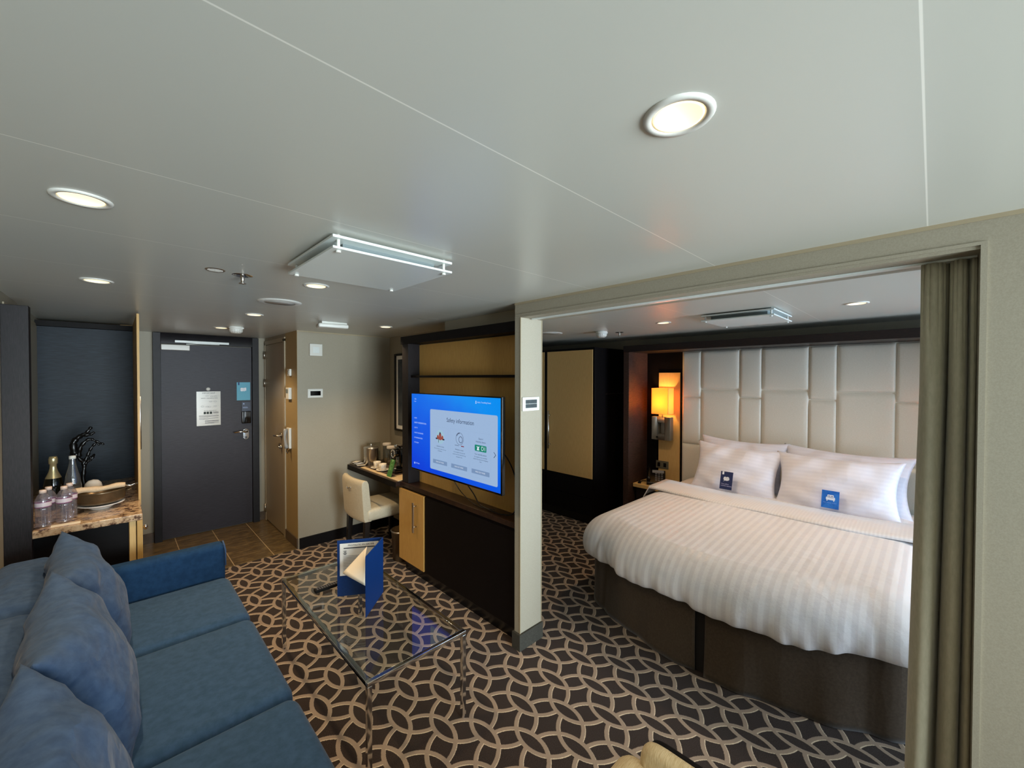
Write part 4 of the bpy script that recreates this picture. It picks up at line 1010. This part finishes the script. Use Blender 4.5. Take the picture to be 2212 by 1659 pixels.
def _sh():
    N, L = m_shade.node_tree.nodes, m_shade.node_tree.links; N.remove(N['Principled BSDF']); out = N['Material Output']
    d = N.new('ShaderNodeBsdfDiffuse'); d.inputs[0].default_value = (.85,.62,.32,1); tr_ = N.new('ShaderNodeBsdfTranslucent'); tr_.inputs[0].default_value = (1.0,.66,.20,1)
    mx = N.new('ShaderNodeMixShader'); mx.inputs[0].default_value = .6; L.new(d.outputs[0], mx.inputs[1]); L.new(tr_.outputs[0], mx.inputs[2]); L.new(mx.outputs[0], out.inputs[0])
_sh()
m_bulb = mat('lit_bulb', '#ffe0a0', .4, emit=(1.0,.62,.2), es=14)
sconce(2.06,'lit square parchment wall lamp on a steel block beside the bed')
sconce(-.245,'square wall lamp beyond the curtain, only its glow reaching the headboard')
ph = thing('telephone', 'black desk telephone on the gold bedside table', 'telephone', (4.22,2.08,.50))
Mt = Matrix.Translation((4.215,2.085,.502)) @ Matrix.Rotation(.45,4,'Z')
part(MB().extr([(-.09,-.095,0),(.10,-.095,0),(.10,-.095,.125),(.085,-.095,.128),(-.09,-.095,.028)], (0,.19,0)).xf(Mt), 'phone_base', m_black, ph, bevel=.006)
hs = MB(); hs.tube([(-.085,.075,.055),(-.05,.075,.085),(.06,.075,.145),(.095,.075,.155)], [.021,.015,.015,.023], 12)
part(hs.xf(Mt), 'handset', m_black, ph)
kp = MB()
for i in range(4):
    for j in range(3): xx=-.06+.028*i; zz=.026+(xx+.09)*.57; kp.box(xx,xx+.018,-.07+.03*j,-.05+.03*j,zz,zz+.012)
part(kp.xf(Mt), 'keypad', m_ink, ph)
part(MB().extr([(.045,-.08,.104),(.080,-.08,.124),(.080,-.08,.129),(.045,-.08,.109)], (0,.12,0)).xf(Mt), 'phone_label', mat('grey_label','#8b8d92',.5), ph)
part(MB().tube(sp([(4.30,2.00,.52),(4.31,1.95,.515),(4.27,1.93,.506),(4.22,1.95,.505),(4.20,1.98,.508)]), .003, 6), 'cord', m_rubber, ph)
tag(MB().tube([(4.09,2.215,.508),(4.14,2.235,.508)], [.017,.014], 12).tube([(4.14,2.235,.508),(4.19,2.23,.512),(4.21,2.20,.512)], .005, 8).build('bedside_remote', m_black), 'small black corded handset lying on the front corner of the bedside table', 'handset')
tag(B(4.08,4.17,2.00,2.10,.50,.5012).build('note_card', m_paperw), 'small cream note lying in front of the bedside telephone', 'paper')
so = thing('power_socket', 'double grey power socket on the gold panel above the bedside table', 'socket', (4.375,2.09,.68))
part(B(4.371,4.378,2.02,2.165,.64,.725), 'socket_plate', mat('grey_metal_plate','#77705f',.4,.3), so, bevel=.002)
for y in (2.045,2.115): part(B(4.367,4.372,y,y+.032,.66,.705), 'socket_insert', m_black, so, bevel=.002)

# ------------------------------------------------------------------ wardrobe
wd = thing('wardrobe', 'large black wood wardrobe with gold doors at the far left of the bedroom', 'wardrobe', (4.1,3.3,0))
part(B(3.80,4.42,2.593,4.09,.10,1.99), 'wardrobe_body', m_ebonyb, wd, bevel=.002)
part(B(3.83,4.42,2.60,4.09,0,.10), 'plinth', m_black, wd)
part(B(3.784,3.80,2.593,2.612,.10,1.99).box(3.784,3.80,2.612,4.09,1.968,1.99).box(3.784,3.80,3.278,3.322,.50,1.968), 'face_frame', m_ebonyb, wd)
part(B(4.0,4.42,2.588,2.593,1.46,1.475), 'side_ledge', m_ebony, wd)
for y0, y1, hy in ((2.615,3.275,3.225),(3.325,3.985,3.375)):
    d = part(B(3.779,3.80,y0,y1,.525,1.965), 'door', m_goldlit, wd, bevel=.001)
    h_ = MB().tube([(3.742,hy,.80),(3.742,hy,1.255)], .009, 10)
    for z in (.85,1.20): h_.tube([(3.779,hy,z),(3.742,hy,z)], .006, 8)
    h_.xf(Matrix.Translation((-4.1,-3.3,0))).build('handle', m_steel, d)
    for z0, z1 in ((.305,.515),(.105,.298)): part(B(3.782,3.80,y0-.01,y1+.01,z0,z1), 'drawer', m_ebonyb, wd, bevel=.002)

# ------------------------------------------------------------------ curtain in the opening
cu = thing('curtain', 'taupe floor length curtain gathered at the right side of the opening', 'curtain', (1.83,-.03,0))
cp = [(1.865,.016),(1.815,.021),(1.786,.008),(1.793,-.012),(1.835,-.021),(1.872,-.030),(1.872,-.038),(1.82,-.040),(1.788,-.050),(1.796,-.063),(1.84,-.068),(1.87,-.071),(1.84,-.076),(1.805,-.081),(1.815,-.087),(1.87,-.0885)]
cpath = sp([(x_, y_, 0) for x_, y_ in cp], 5)
G = []
for i, p in enumerate(cpath):
    row = []; t = i/(len(cpath)-1)
    for j in range(26):
        s_ = j/25; z = 2.002 - 1.992*s_
        w_ = max(0, s_-.2)/.8
        y = p.y + .034*w_*(1-t)**1.2 + .004*math.sin(s_*3+i*.2)*(1-t)
        x = 1.83 + (p.x-1.83)*(.55+.45*min(1, s_*5)) + .010*math.sin(s_*5+t*4)*(1-t)
        if s_ < .16: x += .010*math.sin(i*1.9)*(1-s_/.16); y += .003*math.sin(i*1.3)*(1-s_/.16)*(1-t)
        row.append((x, y, z))
    G.append(row)
o = part(MB().grid(G), 'curtain_cloth', m_curt, cu, sub=1); m_ = o.modifiers.new('sol','SOLIDIFY'); m_.thickness = .004
part(B(1.815,1.845,-.088,1.70,2.003,2.0095), 'curtain_track', m_whitep, cu)

# ------------------------------------------------------------------ ceiling fittings
m_lampglow = mat('lit_lamp_face', '#fff0d0', .4, emit=(1.0,.76,.42), es=2.0)
m_ring2 = mat('white_ring', '#d8d8d2', .35)
dl0 = thing('downlight', '', 'downlight', (0,0,0))
part(MB().lathe([(.043,0),(.045,-.004),(.056,-.005),(.059,-.001),(.059,.0)], (0,0,0), 36, False), 'trim_ring', m_ring2, dl0)
part(MB().lathe([(.0,.0),(.036,-.0008),(.0375,-.003),(.041,-.0036),(.0425,-.001)], (0,0,0), 32, False), 'lamp_face', m_lampglow, dl0)
lg = 'round ceiling downlights in the living room'
def downlight(x, y, label, e=7.0, first=None, group=lg, col=(1.0,.72,.42), spot=2.1):
    r = dl0 if first else dup(dl0, (x,y,ZC), label, group)
    r.location = (x,y,ZC); r['label'] = label; r['group'] = group
    l = bpy.data.lights.new('downlight_beam', 'SPOT'); l.energy = e; l.color = col; l.spot_size = spot; l.spot_blend = .7; l.shadow_soft_size = .035
    o = bpy.data.objects.new('downlight_beam', l); COL.objects.link(o); o.parent = r; o.location = (0,0,-.012)
downlight(.702,.311,'biggest lit downlight, high at the right of the ceiling', 18, True)
downlight(-.058,1.508,'lit downlight at the far left edge of the ceiling above the sofa', 26)
downlight(-.060,2.729,'lit downlight above the sofa end, nearest the minibar cabinet', 26)
downlight(.711,2.116,'lit downlight just beyond the low corner of the air outlet plate', 26)
downlight(.716,3.395,'lit downlight between the round speaker and the smoke detector', 29)
downlight(.690,4.496,'lit downlight touching the smoke detector by the entry door', 40)
downlight(1.72,3.381,'lit downlight over the desk, beside the media unit', 34)
bg_ = 'downlights in the bedroom ceiling'
downlight(3.20,.321,'downlight in the bedroom ceiling nearest the curtain', 23, group=bg_, col=(1.0,.66,.38), spot=2.7)
downlight(3.20,1.529,'downlight in the bedroom ceiling left of the air outlet', 23, group=bg_, col=(1.0,.66,.38), spot=2.7)
# air outlets
def outlet(x0, x1, y0, y1, label):
    t = thing('air_outlet', label, 'air outlet', ((x0+x1)/2,(y0+y1)/2,2.05))
    part(B(x0,x1,y0,y1,2.084,2.093), 'upper_plate', m_whitep, t, bevel=.002)
    part(B(x0,x1,y0,y1,2.050,2.058), 'lower_plate', m_whitep, t, bevel=.002)
    part(B(x0+.05,x1-.05,y0+.05,y1-.05,2.066,2.084), 'grille', mat('grey_grille','#6f7a7c',.4) if 'grey_grille' not in bpy.data.materials else bpy.data.materials['grey_grille'], t)
    part(B(x0+.06,x1-.06,y0+.06,y1-.06,2.093,2.1), 'duct_collar', m_white, t)
    for x in (x0+.025,x1-.025):
        for y in (y0+.022,y1-.022):
            part(MB().tube([(x,y,2.10),(x,y,2.044)], .0055, 10).tube([(x,y,2.050),(x,y,2.043)], .008, 12), 'post', m_white, t)
outlet(.485,.935,1.295,1.755,'square white double plate air outlet in the middle of the living room ceiling')
outlet(2.985,3.455,.70,1.15,'square white double plate air outlet in the bedroom ceiling')
# speakers, smoke detectors, sprinklers, emergency light
def spk(x, y, label):
    t = thing('ceiling_speaker', label, 'speaker', (x,y,ZC))
    part(MB().lathe([(.082,-.006),(.105,-.007),(.115,-.003),(.118,.0)], (x,y,ZC), 40, False), 'speaker_ring', m_ring2, t)
    part(MB().lathe([(.0,-.003),(.080,-.004),(.083,.0)], (x,y,ZC), 40, False), 'speaker_grille', mat('speaker_mesh','#c4c4be',.6) if 'speaker_mesh' not in bpy.data.materials else bpy.data.materials['speaker_mesh'], t)
spk(.710,2.73,'flat round white speaker in the living room ceiling'); spk(3.154,2.687,'flat round white speaker in the bedroom ceiling beside the pale pier')
def smoke(x, y, label):
    t = thing('smoke_detector', label, 'smoke detector', (x,y,ZC))
    part(MB().lathe([(.0,.0),(.056,.0),(.056,-.014),(.050,-.018)], (x,y,ZC), 32, False), 'detector_base', m_white, t)
    part(MB().lathe([(.050,-.018),(.053,-.026),(.050,-.045),(.034,-.058),(.0,-.060)], (x,y,ZC), 32, False), 'detector_head', m_white, t)
    mb = MB()
    for k in range(16):
        a = 2*PI*k/16; mb.add([(x+r_*math.cos(a+d_), y+r_*math.sin(a+d_), z_+ZC) for r_, z_, d_ in ((.0525,-.033,-.05),(.0525,-.033,.05),(.0445,-.052,.05),(.0445,-.052,-.05))], [(0,1,2,3)])
    part(mb, 'vent_slot', m_black, t)
    part(MB().tube([(x+.045,y-.03,ZC-.005),(x+.045,y-.03,ZC-.020)], .010, 10), 'detector_tab', m_white, t)
smoke(.772,4.324,'domed white smoke detector on the living room ceiling near the entry door')
smoke(3.375,2.236,'domed white smoke detector on the bedroom ceiling near the wardrobe')
def sprk(x, y, label):
    t = thing('sprinkler', label, 'sprinkler', (x,y,ZC))
    part(MB().lathe([(0,-.001),(.034,-.002),(.040,.0)], (x,y,ZC), 28, False), 'rosette', m_chrome, t)
    part(MB().tube([(x,y,ZC),(x,y,ZC-.035)], [.010,.006], 10), 'nozzle', m_satin, t)
    part(MB().lathe([(0,-.033),(.014,-.034),(.014,-.037),(0,-.038)], (x,y,ZC), 16, False), 'deflector', m_satin, t)
sprk(.407,2.136,'chrome sprinkler head hanging from the living room ceiling'); sprk(3.569,2.156,'sprinkler head on the bedroom ceiling right of the smoke detector')
t = thing('ceiling_inlet', 'small dark round slotted vent in the ceiling left of the sprinkler', 'vent', (.304,2.107,ZC))
part(MB().lathe([(.028,0),(.032,-.003),(.036,0)], (.304,2.107,ZC), 28, False), 'vent_ring', m_satin, t)
part(MB().lathe([(0,-.001),(.028,-.001),(.029,0)], (.304,2.107,ZC), 24, False), 'vent_face', m_black, t)
mb = MB()
for k in range(5): yy = 2.107-.02+.01*k; hwid = math.sqrt(max(0,.027**2-(yy-2.107)**2)); mb.box(.304-hwid,.304+hwid,yy-.0015,yy+.0015,ZC-.003,ZC-.001)
part(mb, 'vent_slat', m_satin, t)
t = thing('emergency_light', 'white rounded rectangular lamp housing on the ceiling by the closet corner', 'lamp', (1.27,3.44,ZC))
part(rbox(1.165,1.395,3.375,3.50,2.052,2.085,.012,4,0).xf(Matrix.Translation((1.27,3.44,0)) @ Matrix.Rotation(-.15,4,'Z') @ Matrix.Translation((-1.27,-3.44,0))), 'lamp_housing', m_white, t)
part(B(1.185,1.385,3.40,3.475,2.085,2.1), 'mounting_plate', m_white, t)
for o in bpy.data.objects:
    if o.type == 'MESH' and 'group' not in o: pass
